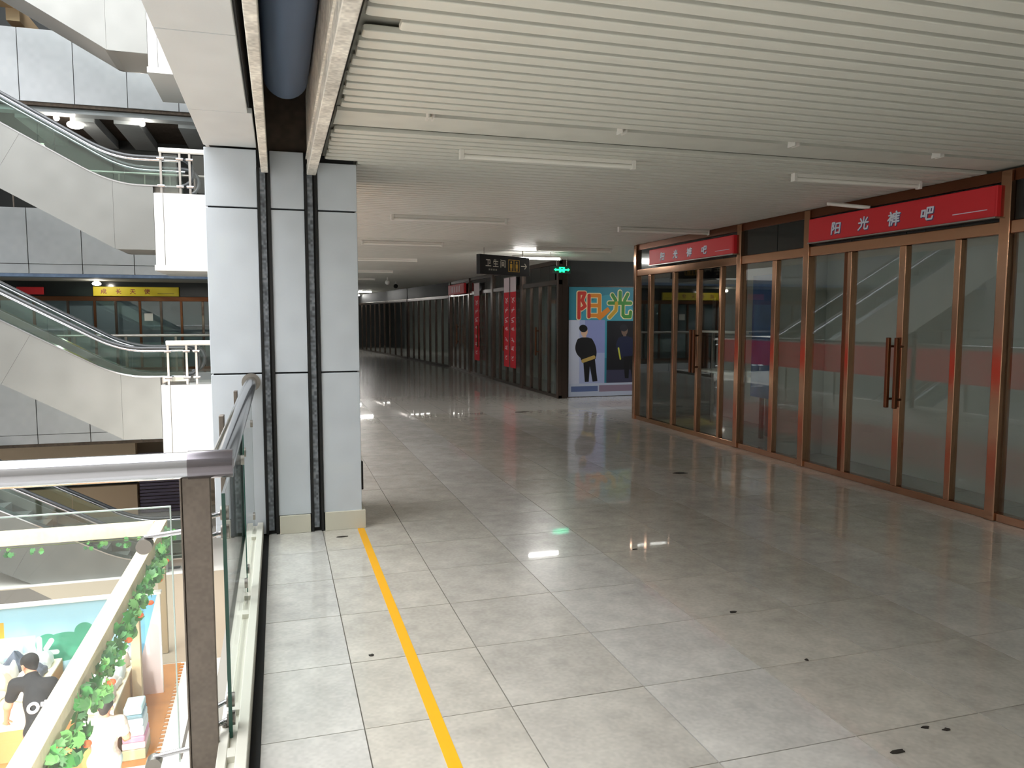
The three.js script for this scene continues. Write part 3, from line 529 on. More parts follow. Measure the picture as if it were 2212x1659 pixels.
// ================================================================== RAILINGS
{
  const t = thing('glass_railing', 'near glass railing with chrome handrail turning the corner at the left', 'railing', [-0.25, 0, 2.85]);
  const RY = 1.105, RX = -0.195, R = 0.045;
  part(t, 'handrail', [rod(V(-13.9, RY, 2.76), V(RX + 0.03, RY, 2.76), R, 32)], M.handrail);
  part(t, 'handrail', [rod(V(RX, RY, 2.76), V(RX, RY + 0.03, 5.83), 0.042, 32)], M.handrail);
  part(t, 'rail_cap', [rod(V(-0.30, RY, 2.76), V(-0.158, RY, 2.76), R + 0.003, 32)], std(0x6f6b70, 0.16, { metalness: 1 }));
  part(t, 'wall_flange', rod(V(RX, RY + 0.03, 5.82), V(RX, RY + 0.03, 5.848), 0.065, 24), M.steel);
  const post = (x0, x1, d0, d1) => part(t, 'post', rbox(x0, x1, -0.0, RY - 0.02, d0, d1, 0.004), M.postSteel);
  post(-0.328, -0.236, 2.79, 2.815);
  part(t, 'post', rbox(-0.334, -0.328, 0, RY - 0.02, 2.785, 2.86, 0.002), M.postSteel);
  post(-0.31, -0.285, 4.28, 4.36); post(-0.31, -0.285, 5.7, 5.78);
  for (const x of [-1.75, -3.2, -4.65, -6.1]) post(x - 0.045, x + 0.045, 2.79, 2.815);
  // glass along the corridor
  for (const [a, b] of [[2.86, 4.27], [4.37, 5.72]]) { const gp = part(t, 'glass_pane', box(-0.206, -0.194, 0.05, 0.98, a, b), M.railGlass); part(gp, 'ground_edge', box(-0.2065, -0.1935, 0.05, 0.98, a - 0.002, a), M.railGlassEdge); part(gp, 'ground_edge', box(-0.2065, -0.1935, 0.05, 0.98, b, b + 0.002), M.railGlassEdge); }
  for (let x = -0.375; x > -6; x -= 1.45) { const gp = part(t, 'glass_pane', box(x - 1.33, x, 0.02, 0.945, 2.846, 2.856), M.railGlass); part(gp, 'ground_edge', [box(x, x + 0.004, 0.02, 0.945, 2.846, 2.856), box(x - 1.33, x + 0.004, 0.945, 0.949, 2.846, 2.856)], phy(0xd8ebe4, 0.2)); }
  // clamps
  const clamp = (a, b, disc, dir) => { const c = part(t, 'glass_clamp', [rod(a, b, 0.009, 10)], M.chrome); part(c, 'disc', [rod(disc.clone().sub(dir), disc.clone().add(dir), 0.026, 20)], M.steel); };
  for (const y of [0.9, 0.83, 0.13, 0.2]) { clamp(V(-0.29, y, 2.815), V(-0.205, y, 2.9), V(-0.2, y, 2.9), new THREE.Vector3(0.014, 0, 0)); }
  for (const y of [0.86, 0.2]) for (const d of [4.2, 4.44, 5.64]) clamp(V(-0.3, y, d > 4.3 && d < 5 ? 4.34 : d < 4.3 ? 4.3 : 5.72), V(-0.205, y, d), V(-0.2, y, d), new THREE.Vector3(0.014, 0, 0));
  clamp(V(-0.33, 0.862, 2.83), V(-0.455, 0.85, 2.83), V(-0.455, 0.822, 2.83), new THREE.Vector3(0, 0, 0.022));
  clamp(V(-0.33, 0.075, 2.83), V(-0.455, 0.062, 2.83), V(-0.455, 0.04, 2.83), new THREE.Vector3(0, 0, 0.022));
  for (const x of [-1.62, -1.88]) clamp(V(-1.75, 0.86, 2.83), V(x, 0.85, 2.83), V(x, 0.83, 2.83), new THREE.Vector3(0, 0, 0.022));
  // pale base channel with groove
  part(t, 'base_channel', [rbox(-0.238, -0.205, 0.0, 0.1, 2.3, 5.84, 0.004), rbox(-0.178, -0.138, 0.0, 0.1, 2.3, 5.84, 0.004), box(-0.205, -0.178, 0, 0.075, 2.3, 5.84)], M.kerb);
  for (const d of [2.72, 3.05, 4.05, 4.32, 5.5]) part(t, 'channel_bridge', rbox(-0.206, -0.176, 0.07, 0.099, d - 0.03, d + 0.03, 0.003), M.kerb);
  for (const d of [2.9, 3.25, 4.6, 4.85]) part(t, 'bolt', new THREE.SphereGeometry(0.013, 10, 8).translate(-0.222, 0.105, -d), M.steel);
  part(t, 'base_channel', [box(-13.9, -0.24, -0.06, 0.0, 2.82, 2.9)], M.kerb);
}
{ // railing beyond the pillar with its red banner (mirrored in the shop glass)
  const t = thing('glass_railing', 'glass railing beyond the pillar, carrying a red banner', 'railing', [-0.22, 0, 12]);
  part(t, 'handrail', rod(V(-0.2, 1.1, 6.76), V(-0.2, 1.1, 18.2), 0.04, 20), M.chrome);
  for (let d = 6.9; d < 18.3; d += 1.6) part(t, 'post', rbox(-0.31, -0.28, 0, 1.08, d, d + 0.06, 0.004), M.postSteel);
  for (let d = 6.98; d < 16.8; d += 1.6) part(t, 'glass_pane', box(-0.224, -0.214, 0.05, 0.98, d, d + 1.5), M.railGlass);
  const b = single('red_banner', new THREE.PlaneGeometry(10.4, 0.57).rotateY(Math.PI / 2).translate(-0.2, 0.765, -12.4), M.redCloth, 'long red banner on the railing beyond the pillar, seen mirrored in the shop glass', 'banner');
}
{ // railing of the opposite gallery
  const t = thing('metal_railing', 'dark railing of the opposite gallery below the yellow shop sign', 'railing', [-5, 0, FZ + 0.15]);
  part(t, 'handrail', rod(V(-13.9, 1.13, FZ + 0.15), V(1.4, 1.13, FZ + 0.15), 0.04, 14), M.steel);
  for (let x = -13.4; x < 1.4; x += 1.2) part(t, 'post', rbox(x - 0.03, x + 0.03, 0.0, 1.1, FZ + 0.12, FZ + 0.18, 0.004), M.postSteel);
  for (let x = -13.3; x < 0.6; x += 1.2) part(t, 'glass_pane', box(x, x + 1.0, 0.2, 0.95, FZ + 0.145, FZ + 0.155), M.railGlass);
}

// ================================================================== ACROSS THE ATRIUM
{ // shop with the yellow sign
  const OZ = 26, t = thing('shopfront', 'dark glazed shopfront across the atrium under the yellow sign', 'shopfront', [-4, 0, OZ]);
  part(t, 'header', rbox(-13.9, 1.4, 2.1, 2.24, OZ - 0.04, OZ + 0.04, 0.01), M.copperDark);
  part(t, 'sill', box(-13.9, 1.4, 0, 0.07, OZ - 0.04, OZ + 0.04), M.copperDark);
  part(t, 'upper_panel', box(-13.9, 1.4, 2.24, 2.68, OZ, OZ + 0.05), M.transom);
  const xs = []; for (let x = -13.2; x < -5.6; x += 0.9) xs.push(x); xs.push(-5.28, -4.705, -4.035, -3.44, -2.86, -2.24, -1.5, -0.6, 0.3, 1.3);
  xs.forEach((x, i) => { part(t, 'mullion', rbox(x - 0.035, x + 0.035, 0.07, 2.1, OZ - 0.035, OZ + 0.035, 0.006), i % 2 ? M.copperDark : M.bronze); if (i + 1 < xs.length) part(t, 'glass_pane', box(x + 0.03, xs[i + 1] - 0.03, 0.07, 2.1, OZ - 0.005, OZ + 0.005), M.shopGlass); });
  struct('wall_opposite', box(-14, 1.45, 0.001, 2.67, OZ + 0.25, OZ + 0.35), std(0x9eacbb, 0.8), 'blue-grey wall behind the shopfront across the atrium', 'wall');
  const s = thing('shop_sign', 'yellow shop sign with red characters across the atrium', 'sign', [-4.09, 2.26, OZ - 0.1]);
  part(s, 'box', rbox(-5.28, -2.9, 2.25, 2.53, OZ - 0.14, OZ - 0.05, 0.01), std(0xd8c21c, 0.55));
  const tex = canvasTex(1024, 116, (g, w, h) => { g.fillStyle = '#d9c41f'; g.fillRect(0, 0, w, h); ['cheng', 'zhang', 'tian', 'shi'].forEach((n, i) => glyph(g, n, w * (0.08 + 0.17 * i), h * 0.18, h * 0.62, 1.2, '#8c3a26')); g.fillStyle = '#8a7a22'; g.fillRect(w * 0.75, h * 0.7, w * 0.2, h * 0.06); });
  const f = face(2.34, 0.26, tex), m = shade(new THREE.Mesh(f.geo, f.mat)); m.name = 'lettering'; m.position.set(0, 0.13, 0.043); s.add(m);
  single('shop_sign', rbox(-7.3, -6.6, 2.28, 2.5, OZ - 0.12, OZ - 0.05, 0.01), M.red, 'small red shop sign at the far left behind the escalator', 'sign');
  single('paper_notice', box(-3.92, -3.68, 1.5, 1.73, OZ - 0.016, OZ - 0.01), M.whitePaint, 'white paper notice stuck on the shop glass across the atrium', 'notice');
}
{ // beams and lamps under the upper gallery
  const t = thing('ceiling_frame', 'beige boxed beams under the dark ceiling of the upper gallery', 'beam', [-4, 6.5, 24]);
  for (const [x0, x1] of [[-8.2, -7.6], [-6.2, -5.75], [-4.85, -4.42], [-3.95, -3.35], [-2.4, -1.9]]) part(t, 'beam', box(x0, x1, 6.62, 6.86, 22.6, 25.9), M.soffit);
  part(t, 'edge_beam', box(-13.9, 1.4, 6.7, 6.86, 22.15, 22.55), M.soffit);
  const r = thing('metal_railing', 'railing of the upper opposite gallery behind the upper escalator', 'railing', [-5, 4.31, FZ + 0.15]);
  part(r, 'handrail', rod(V(-13.9, 5.3, FZ + 0.15), V(1.4, 5.3, FZ + 0.15), 0.035, 12), M.steel);
  for (let x = -13.4; x < 1.4; x += 0.6) part(r, 'post', rbox(x - 0.015, x + 0.015, 4.3, 5.28, FZ + 0.13, FZ + 0.17, 0.004), M.postSteel);
  const lamps = [[-4.92, 6.6, 22.95, 0.2, 'large round white lamp above the upper escalator', 'disc'], [-5.22, 6.62, 22.4, 0.07, 'small bright spotlight left of the round white lamp', 'spot'], [-3.24, 6.62, 22.4, 0.07, 'small bright spotlight above the upper landing', 'spot'], [-5.72, 5.98, 23.0, 0.08, 'small bright lamp just above the upper escalator handrail', 'spot'], [-5.0, 2.58, 25.0, 0.12, 'round white lamp at the left end of the yellow sign', 'disc']];
  for (const [x, y, d, rad, label, kind] of lamps) {
    const l = thing('ceiling_lamp', label, 'lamp', [x, y, d]);
    part(l, 'lamp_bulb', new THREE.SphereGeometry(rad, 20, 12).scale(1, kind === 'disc' ? 0.5 : 1, 1).translate(x, y, -d), M.spot);
    part(l, 'mount', rod(V(x, y + rad * 0.4, d), V(x, y + rad * 0.4 + (kind === 'disc' ? 0.1 : 0.08), d), rad * 0.6, 12), M.lampBody);
    const p = new THREE.PointLight(new THREE.Color(1, 0.93, 0.82), 1.6, 0, 2); p.position.set(x, y, -d); p.castShadow = true; scene.add(p);
  }
  const w = thing('ceiling_frame', 'warm beige ceiling beams above the topmost slab edge', 'beam', [-7, 9.2, 22.6]);
  part(w, 'beam', box(-13.9, 1.4, 9.3, 9.75, 22.2, 22.7), std(0xcdb28c, 0.6)); part(w, 'beam', box(-6.3, -6.0, 9.0, 9.4, 22.7, 25.9), std(0xcdb28c, 0.6));
}
// ------------------------------------------------------------------ escalators: lower landing at the right, rising to the left
M.truss = std(0x828280, 0.38, { metalness: 0.3, map: noiseTex(256, [244, 245, 242], 0.12, [[3, 0.7], [9, 0.5]], THREE.SRGBColorSpace, 0.35) });
M.trussUnder = std(0x8f8b84, 0.6);
M.rubber = std(0x3a3d40, 0.28);
M.escGlass = phy(0xeaf4f0, 0.03, { transmission: 1, thickness: 0, ior: 1.5 });
M.stepMetal = std(0x8d9092, 0.4, { metalness: 0.5 });
const E0 = 18.5, E1 = 20.0, T = 0.56, TH = Math.atan(T), RUN = STOREY / T;
function escalator(y0, label) {
  const t = thing('escalator', label, 'escalator', [-3, y0, 19.2]);
  const kx = -3.31, topY = (x) => y0 + 0.3 + Math.max(0, Math.min(kx - x, RUN) * T), botY = (x) => y0 - 1.08 + Math.max(0, Math.min(kx + 0.02 - x, RUN) * T);
  const XE = -12.6, XS = -1.95, XT = -2.52;
  const smooth = (fn, x, r = 0.5) => { let s = 0; for (let k = -4; k <= 4; k++) s += fn(x + k / 4 * r); return s / 9; };
  // side cladding, cut into sheets square to the slope
  const sheet = (d0, d1) => {
    const cutsTop = [XT, kx, -5.0, -6.7, -8.4, -10.1, kx - RUN, XE];
    for (let i = 0; i + 1 < cutsTop.length; i++) {
      const a = cutsTop[i], b = cutsTop[i + 1], up = [], dn = [];
      const foot = (x) => (x <= kx - 0.01 && x > kx - RUN + 0.1 ? x - 1.38 * Math.sin(TH) * Math.cos(TH) + 0 : x);
      for (let k = 0; k <= 12; k++) { const x = a + (b - a) * k / 12; up.push([x - 0.0, smooth(topY, x)]); }
      const fa = Math.max(foot(a), XE), fb = Math.max(foot(b), XE);
      for (let k = 0; k <= 12; k++) { const x = fb + (fa - fb) * k / 12; dn.push([x, botY(x)]); }
      const c = up.concat(dn), g = 0.004; c[0][0] -= i ? g : 0; c[c.length - 1][0] -= i ? g : 0;
      part(t, 'side_panel', prism(c, d0, d1), M.truss);
    }
  };
  sheet(E0, E0 + 0.04); sheet(E1 - 0.04, E1);
  // underside
  const under = (fn, off, th, d0, d1, mat, name, X0 = XS) => { const up = [], dn = []; for (let k = 0; k <= 60; k++) { const x = X0 + (XE - X0) * k / 60; up.push([x, fn(x) + off]); dn.unshift([x, fn(x) + off - th]); } return part(t, name, prism(up.concat(dn), d0, d1), mat); };
  under(botY, 0.04, 0.04, E0 + 0.04, E1 - 0.04, M.trussUnder, 'underside', XT);
  for (const [d0, d1] of [[E0 - 0.01, E0 + 0.2], [E1 - 0.2, E1 + 0.01]]) under((x) => smooth(topY, x), 0.015, 0.03, d0, d1, M.chrome, 'deck');
  for (const d of [E0 + 0.2, E1 - 0.22]) under((x) => smooth(topY, x), 0.0, 0.23, d, d + 0.02, M.steel, 'skirt');
  // glass balustrades and handrails
  const hy = (x) => smooth(topY, x, 0.45) + 0.62;
  for (const d of [E0 + 0.1, E1 - 0.1]) {
    const cut = [-2.05, -3.3, -4.7, -6.1, -7.5, -8.9, -10.3, -12.4];
    for (let i = 0; i + 1 < cut.length; i++) {
      const a = cut[i] - 0.006, b = cut[i + 1] + 0.006, up = [], dn = [];
      for (let k = 0; k <= 10; k++) { const x = a + (b - a) * k / 10; up.push([x, hy(x) - 0.03]); dn.unshift([x, smooth(topY, x) + 0.012]); }
      part(t, 'glass_pane', prism(up.concat(dn), d - 0.006, d + 0.006), M.escGlass);
    }
    const pts = [];
    for (let k = 0; k <= 8; k++) { const a = -Math.PI / 2 + Math.PI * k / 8; pts.push(V(-2.0 + 0.3 * Math.cos(a), y0 + 0.62 + 0.3 * Math.sin(a), d)); }
    for (let x = -2.3; x > -12.3; x -= 0.2) pts.push(V(x, hy(x), d));
    const c = new THREE.CatmullRomCurve3(pts);
    const h = part(t, 'handrail', new THREE.TubeGeometry(c, 160, 0.042, 10, false), M.rubber);
    const c2 = new THREE.CatmullRomCurve3(pts.slice(8).map((p) => p.clone().add(new THREE.Vector3(0, -0.055, 0))));
    part(h, 'rail_guide', new THREE.TubeGeometry(c2, 120, 0.03, 8, false), M.chrome);
  }
  const stepGeo = uvMetres(new THREE.BoxGeometry(0.41, 0.2, E1 - E0 - 0.46));
  for (let k = 0; k <= 22; k++) { const x = -2.5 - 0.4 * k; shared(t, 'step', stepGeo, M.stepMetal, x, y0 + 0.0 + Math.max(0, Math.min(kx - x, RUN) * T) - 0.1 + (x < kx ? -0.0 : 0), (E0 + E1) / 2); }
  return t;
}
escalator(2 * STOREY, 'topmost escalator seen from below at the upper left corner');
escalator(STOREY, 'upper silver escalator with glass sides, above the yellow sign');
escalator(0, 'middle escalator on our level, in front of the yellow-signed shop');
escalator(LOW, 'lowest escalator reaching the market floor behind the stall');
// landings: white-clad slab ends
function landing(y0, label, railLabel) {
  const t = thing('landing', label, 'landing', [-1.4, y0 - 1.5, 19.2]);
  part(t, 'slab', box(-2.42, -0.47, y0 - 1.4, y0 + 0.05, 18.33, 20.6), M.landing);
  part(t, 'front_panel', rbox(-2.47, -2.30, y0 - 1.42, y0 + 0.12, 18.28, 18.33, 0.004), M.landing);
  part(t, 'front_panel', rbox(-2.29, -0.47, y0 - 1.42, y0 + 0.12, 18.28, 18.33, 0.004), M.landing);
  part(t, 'side_panel', rbox(-2.49, -2.42, y0 - 1.42, y0 + 0.12, 18.335, 20.6, 0.004), M.landing);
  part(t, 'bottom_ledge', rbox(-2.51, -0.47, y0 - 1.54, y0 - 1.42, 18.25, 20.6, 0.006), M.landing);
  const r = thing('glass_railing', railLabel, 'railing', [-1.4, y0 + 0.12, 18.35]);
  part(r, 'top_rail', rod(V(-2.36, y0 + 1.04, 18.36), V(-0.5, y0 + 1.04, 18.36), 0.055, 16), M.whitePaint);
  for (const x of [-2.33, -1.95, -1.75, -1.2, -0.6]) { const p = part(r, 'post', rbox(x - 0.025, x + 0.025, y0 + 0.1, y0 + 1.02, 18.345, 18.375, 0.004), M.steel); for (const y of [0.28, 0.86]) part(p, 'clamp', rod(V(x - 0.07, y0 + y, 18.34), V(x + 0.07, y0 + y, 18.34), 0.03, 12), M.chrome); }
  for (const [a, b] of [[-2.28, -2.0], [-1.7, -1.25], [-1.15, -0.65]]) part(r, 'glass_pane', box(a, b, y0 + 0.16, y0 + 0.96, 18.355, 18.365), M.railGlass);
}
landing(2 * STOREY, 'white-clad landing end at the foot of the topmost escalator', 'glass railing on the topmost white landing');
landing(STOREY, 'white-clad landing end at the foot of the upper silver escalator', 'glass railing with chrome clamps on the upper white landing');
landing(0, 'white-clad landing end at the foot of the middle escalator', 'glass railing with chrome clamps on our-level white landing');
// level below, far side: roller shutter, tan shopfront boards
{
  const t = thing('roller_shutter', 'purple-grey slatted roller shutter on the level below', 'shutter', [-3.3, LOW, 24.4]);
  for (let k = 0; k < 18; k++) part(t, 'slat', rbox(-4.0, -2.5, LOW + 0.02 + k * 0.1, LOW + 0.1 + k * 0.1, 24.4 + (k % 2) * 0.008, 24.45, 0.006), std(0x6c6276, 0.5, { metalness: 0.3 }));
  const b = thing('shop_counter', 'tan boarded shopfront on the level below, left of the slatted shutter', 'shopfront', [-6.2, LOW, 24.5]);
  part(b, 'board', box(-9.5, -4.05, LOW, LOW + 0.9, 24.3, 24.6), std(0xd2b696, 0.6)); part(b, 'board', box(-9.5, -4.05, LOW + 1.7, LOW + 2.3, 24.3, 24.6), std(0xdcc4a8, 0.6)); part(b, 'window', box(-9.5, -4.05, LOW + 0.9, LOW + 1.7, 24.45, 24.5), M.transom);
  single('red_poster', rbox(-2.42, -2.0, LOW + 1.0, LOW + 1.75, 24.4, 24.43, 0.004), M.red, 'small red poster beside the slatted shutter on the level below', 'poster');
}

// ================================================================== MARKET ON THE LEVEL BELOW
M.cream = std(0xefe3c4, 0.6); M.timber = std(0xe9dcc0, 0.6, { map: noiseTex(256, [250, 248, 242], 0.12, [[4, 0.6], [24, 0.5]]) });
M.kraft = std(0xc79f66, 0.75); M.matFoam = std(0xd08f52, 0.7, { map: noiseTex(256, [248, 244, 238], 0.2, [[3, 0.6], [12, 0.6]], THREE.SRGBColorSpace, 0.6) });
{ // foam mat with a toothed edge
  const pts = [[-6.5, 5.5]], x = -1.69; pts.push([x, 5.5]); for (let d = 5.5; d < 13.4; d += 0.11) { pts.push([x, d + 0.055], [x + 0.055, d + 0.055], [x + 0.055, d + 0.11], [x, d + 0.11]); } pts.push([x, 13.45], [-6.5, 13.45]);
  single('foam_mat', flatPrism(pts, LOW + 0.001, LOW + 0.014), M.matFoam, 'orange-brown foam floor mat with toothed edge under the stall', 'mat');
  single('floor_shade_sheet', box(-9, 1.2, LOW + 0.001, LOW + 0.008, 13.5, 18.3), std(0xb5a58f, 0.9), 'added beige sheet painting floor shade between the stall backdrop and the lowest escalator', 'floor_shade_sheet');  // added sheet: shade on the white floor put into a beige colour
  single('truss_shade_patch', flatPrism([[-9, 18.2], [-5.2, 18.2], [-4.45, 17.2], [-4.3, 16.8], [-9, 16.4]], LOW + 0.009, LOW + 0.016), std(0x6f675e, 0.9), 'dark patch painting the shade on the floor beside the lowest escalator', 'mat');  // shade beside the escalator truss, laid on the floor as a dark patch
  const g = thing('guide_strip', 'thin grey floor strip on the white floor beside the foam mat', 'strip', [-1.2, LOW, 9]);
  part(g, 'strip', box(-1.38, -1.34, LOW + 0.001, LOW + 0.006, 6, 11.5), M.steel);
}
{
  const t = thing('stall_frame', 'cream timber stall frame with long beam running towards the viewer', 'stall', [-3.5, LOW, 10]);
  part(t, 'beam', rbox(-2.09, -1.9, -2.06, -1.85, 5.6, 14.1, 0.006), M.timber);
  part(t, 'beam', rbox(-6.4, -2.095, -2.06, -1.85, 13.9, 14.1, 0.006), M.timber);
  part(t, 'beam', rbox(-6.4, -2.095, -2.06, -1.85, 5.6, 5.8, 0.006), M.timber);
  for (const [x, d] of [[-2.03, 11.6], [-2.0, 13.97], [-6.3, 13.97], [-2.03, 5.7], [-6.3, 5.7]]) part(t, 'post', rbox(x - 0.06, x + 0.06, LOW + 0.014, -2.06, d - 0.06, d + 0.06, 0.006), std(0xc9b592, 0.6));
  part(t, 'brace', prism([[-2.06, -2.3], [-1.96, -2.06], [-2.06, -2.06]], 9.6, 9.66), M.timber);
}
{ // printed backdrop
  const D = 12.42, y1 = -2.58, t = thing('backdrop', 'light blue printed backdrop with white characters behind the stall', 'backdrop', [-4.1, LOW, D]);
  part(t, 'board', box(-6.3, -1.82, LOW + 0.014, y1, D, D + 0.06), M.whitePaint); part(t, 'cap', rbox(-6.32, -1.8, y1, y1 + 0.045, D - 0.03, D + 0.075, 0.006), M.whitePaint);
  const W = 4.48, H = y1 - LOW - 0.02, tex = canvasTex(1024, Math.round(1024 * H / W), (g, w, h) => {
    g.fillStyle = '#a9d8ea'; g.fillRect(0, 0, w, h); const X = (x) => (x + 6.3) / W * w;
    g.fillStyle = '#c4e5f1'; g.fillRect(X(-4.2), h * 0.28, X(-3.5) - X(-4.2), h * 0.3);
    g.fillStyle = '#3d9f7f'; g.beginPath(); g.ellipse(X(-3.14), h * 0.42, w * 0.075, h * 0.14, -0.1, 0, 7); g.fill(); g.beginPath(); g.arc(X(-2.86), h * 0.29, w * 0.03, 0, 7); g.fill(); g.beginPath(); g.arc(X(-3.35), h * 0.38, w * 0.035, 0, 7); g.fill();
    g.fillStyle = '#e9b431'; g.fillRect(X(-4.05), h * 0.13, w * 0.035, h * 0.15); g.fillRect(X(-5.6), h * 0.2, w * 0.05, h * 0.1);
    glyph(g, 'yue', X(-4.1), h * 0.33, h * 0.32, 1.3, '#eef6f6'); glyph(g, 'mi', X(-3.72), h * 0.3, h * 0.34, 1.4, '#eef6f6');
    g.fillStyle = '#7cc4ea'; g.beginPath(); g.moveTo(X(-2.2), 0); g.lineTo(X(-1.86), 0); g.lineTo(X(-2.1), h * 0.6); g.lineTo(X(-2.2), h * 0.6); g.fill();
    g.fillStyle = '#f1dfe0'; g.beginPath(); g.moveTo(X(-1.86), 0); g.lineTo(w, 0); g.lineTo(w, h); g.lineTo(X(-2.12), h); g.lineTo(X(-2.1), h * 0.6); g.fill();
  });
  const f = face(W, H, tex), m = shade(new THREE.Mesh(f.geo, f.mat)); m.name = 'print'; m.position.set(-6.3 + W / 2 + 4.1, H / 2 + 0.014, 0.004); t.add(m);
}
function table(x0, x1, d0, d1, drop, label) {
  const t = thing('market_table', label, 'table', [(x0 + x1) / 2, LOW, (d0 + d1) / 2]), top = LOW + 0.74;
  part(t, 'top', rbox(x0, x1, top, top + 0.03, d0, d1, 0.006), M.cream);
  part(t, 'front_board', box(x0, x1, LOW + 0.015, top - drop, d0 + 0.01, d0 + 0.04), M.kraft); part(t, 'cloth_drop', box(x0, x1, top - drop, top, d0, d0 + 0.012), M.cream);
  part(t, 'side_board', box(x1 - 0.04, x1, LOW + 0.015, top, d0 + 0.045, d1), M.kraft); part(t, 'side_board', box(x0, x0 + 0.04, LOW + 0.015, top, d0 + 0.045, d1), M.kraft);
  return top + 0.03;
}
const topA = table(-6.2, -3.15, 10.95, 12.35, 0.3, 'long cream table heaped with clothes behind the man in black');
const topB = table(-2.95, -2.12, 10.45, 12.35, 0.03, 'cardboard-brown table heaped with clothes beside the brown post');
{ // unseen floodlights added under the gallery edge as fill for the stall
  for (const [x, d, label] of [[-5.2, 3.1, 'left-hand unseen floodlight added under the near gallery edge'], [-3.2, 3.1, 'middle unseen floodlight added under the near gallery edge'], [-1.2, 3.1, 'right-hand unseen floodlight added under the near gallery edge']]) {
    const t = thing('fill_flood', label, 'lamp', [x, -1.6, d]);
    part(t, 'housing', rbox(x - 0.16, x + 0.16, -1.62, -1.46, d - 0.08, d + 0.06, 0.01), M.black);
    part(t, 'lamp_glass', rbox(x - 0.14, x + 0.14, -1.66, -1.62, d - 0.04, d + 0.06, 0.008), M.spot);
    const l = new THREE.SpotLight(new THREE.Color(1, 0.96, 0.88), 190, 0, 0.72, 0.7, 2); l.position.set(x, -1.7, -d - 0.02); l.target.position.set(x * 0.5 - 1.5, -4.0, -9.6); l.shadow.radius = 5; scene.add(l, l.target);
  }
}
// heaps of garments: each one a soft crumpled lump
const garmentGeos = [];
for (let v = 0; v < 5; v++) {
  const g = new THREE.SphereGeometry(1, 18, 12), p = g.attributes.position, ph = [rr(0, 6), rr(0, 6), rr(0, 6)];
  for (let i = 0; i < p.count; i++) { const q = (v) => Math.sign(v) * Math.abs(v) ** 0.55, x = q(p.getX(i)), y = p.getY(i), z = q(p.getZ(i)); const k = 0.92 + 0.16 * Math.sin(4 * x + ph[0]) * Math.sin(3.3 * z + ph[1]) + 0.08 * Math.sin(8 * x + 6 * z + ph[2]); p.setXYZ(i, x * k, Math.max(0, Math.max(y, -0.25) * k * (0.85 + 0.3 * Math.sin(5 * x + ph[1])) + 0.25), z * k); }
  g.computeVertexNormals(); garmentGeos.push(g);
}
const cloths = [0xf4f2ea, 0xf0e7cc, 0xe3e6ec, 0xf2ddd0, 0xdfe9ea, 0x5f6674, 0xf5efdd, 0xead6c4].map((c) => std(c, 0.85));
const clothNames = ['white', 'cream', 'pale grey', 'pale peach', 'pale aqua', 'dark grey', 'ivory', 'tan'];
function heap(x0, x1, d0, d1, y, nx, nd, where, group) {
  for (let i = 0; i < nx; i++) for (let j = 0; j < nd; j++) {
    const c = Math.floor(rnd() * 8), m = shade(new THREE.Mesh(garmentGeos[(i * 3 + j) % 5], cloths[c]));
    m.scale.set((x1 - x0) / nx * rr(0.43, 0.47), rr(0.1, 0.24), (d1 - d0) / nd * rr(0.43, 0.47)); m.rotation.y = rr(-0.07, 0.07);
    m.position.set(x0 + (x1 - x0) * (i + 0.5) / nx, y + 0.002, -(d0 + (d1 - d0) * (j + 0.5) / nd));
    m.name = numbered('folded_garment'); scene.add(m);
    const row = ['front', 'second', 'third', 'fourth', 'fifth'][j] ?? 'back', col = ['first', 'second', 'third', 'fourth', 'fifth', 'sixth', 'seventh'][i];
    m.userData = { label: `${clothNames[c]} crumpled garment, ${row} row, ${col} from the left on the ${where}`, category: 'garment', group };
  }
}
heap(-5.2, -3.2, 11.0, 12.3, topA, 6, 4, 'long cream table', 'clothes heaped on the long cream table');
heap(-2.92, -2.14, 10.62, 12.3, topB, 3, 5, 'cardboard-brown table', 'clothes heaped on the cardboard-brown table');
{ // stack of folded cloth on a crate by the post
  const x0 = -2.07, x1 = -1.79, d0 = 10.55, d1 = 10.95; let y = LOW + 0.014;
  single('crate', [rbox(x0, x1, y, y + 0.14, d0, d1, 0.012)], std(0xb9bb9a, 0.6), 'pale green crate on the foam mat under a stack of folded cloth', 'crate'); y += 0.14;
  [[0xeecfd6, 'pale pink'], [0xdf9fbd, 'deep pink'], [0xe4eef4, 'pale blue-white'], [0xd4e7f0, 'light blue'], [0x7f9fae, 'grey-blue'], [0xc3e2e8, 'aqua']].forEach(([c, n], i) => {
    const h = [0.09, 0.08, 0.13, 0.1, 0.05, 0.1][i], k = i * 0.006; single('folded_cloth', rbox(x0 + k, x1 - k, y + 0.001, y + h, d0 + k, d1 - k, 0.02, 3), std(c, 0.85), `${n} folded cloth in the stack on the pale green crate`, 'cloth', 'folded cloths stacked on the crate'); y += h;
  });
}
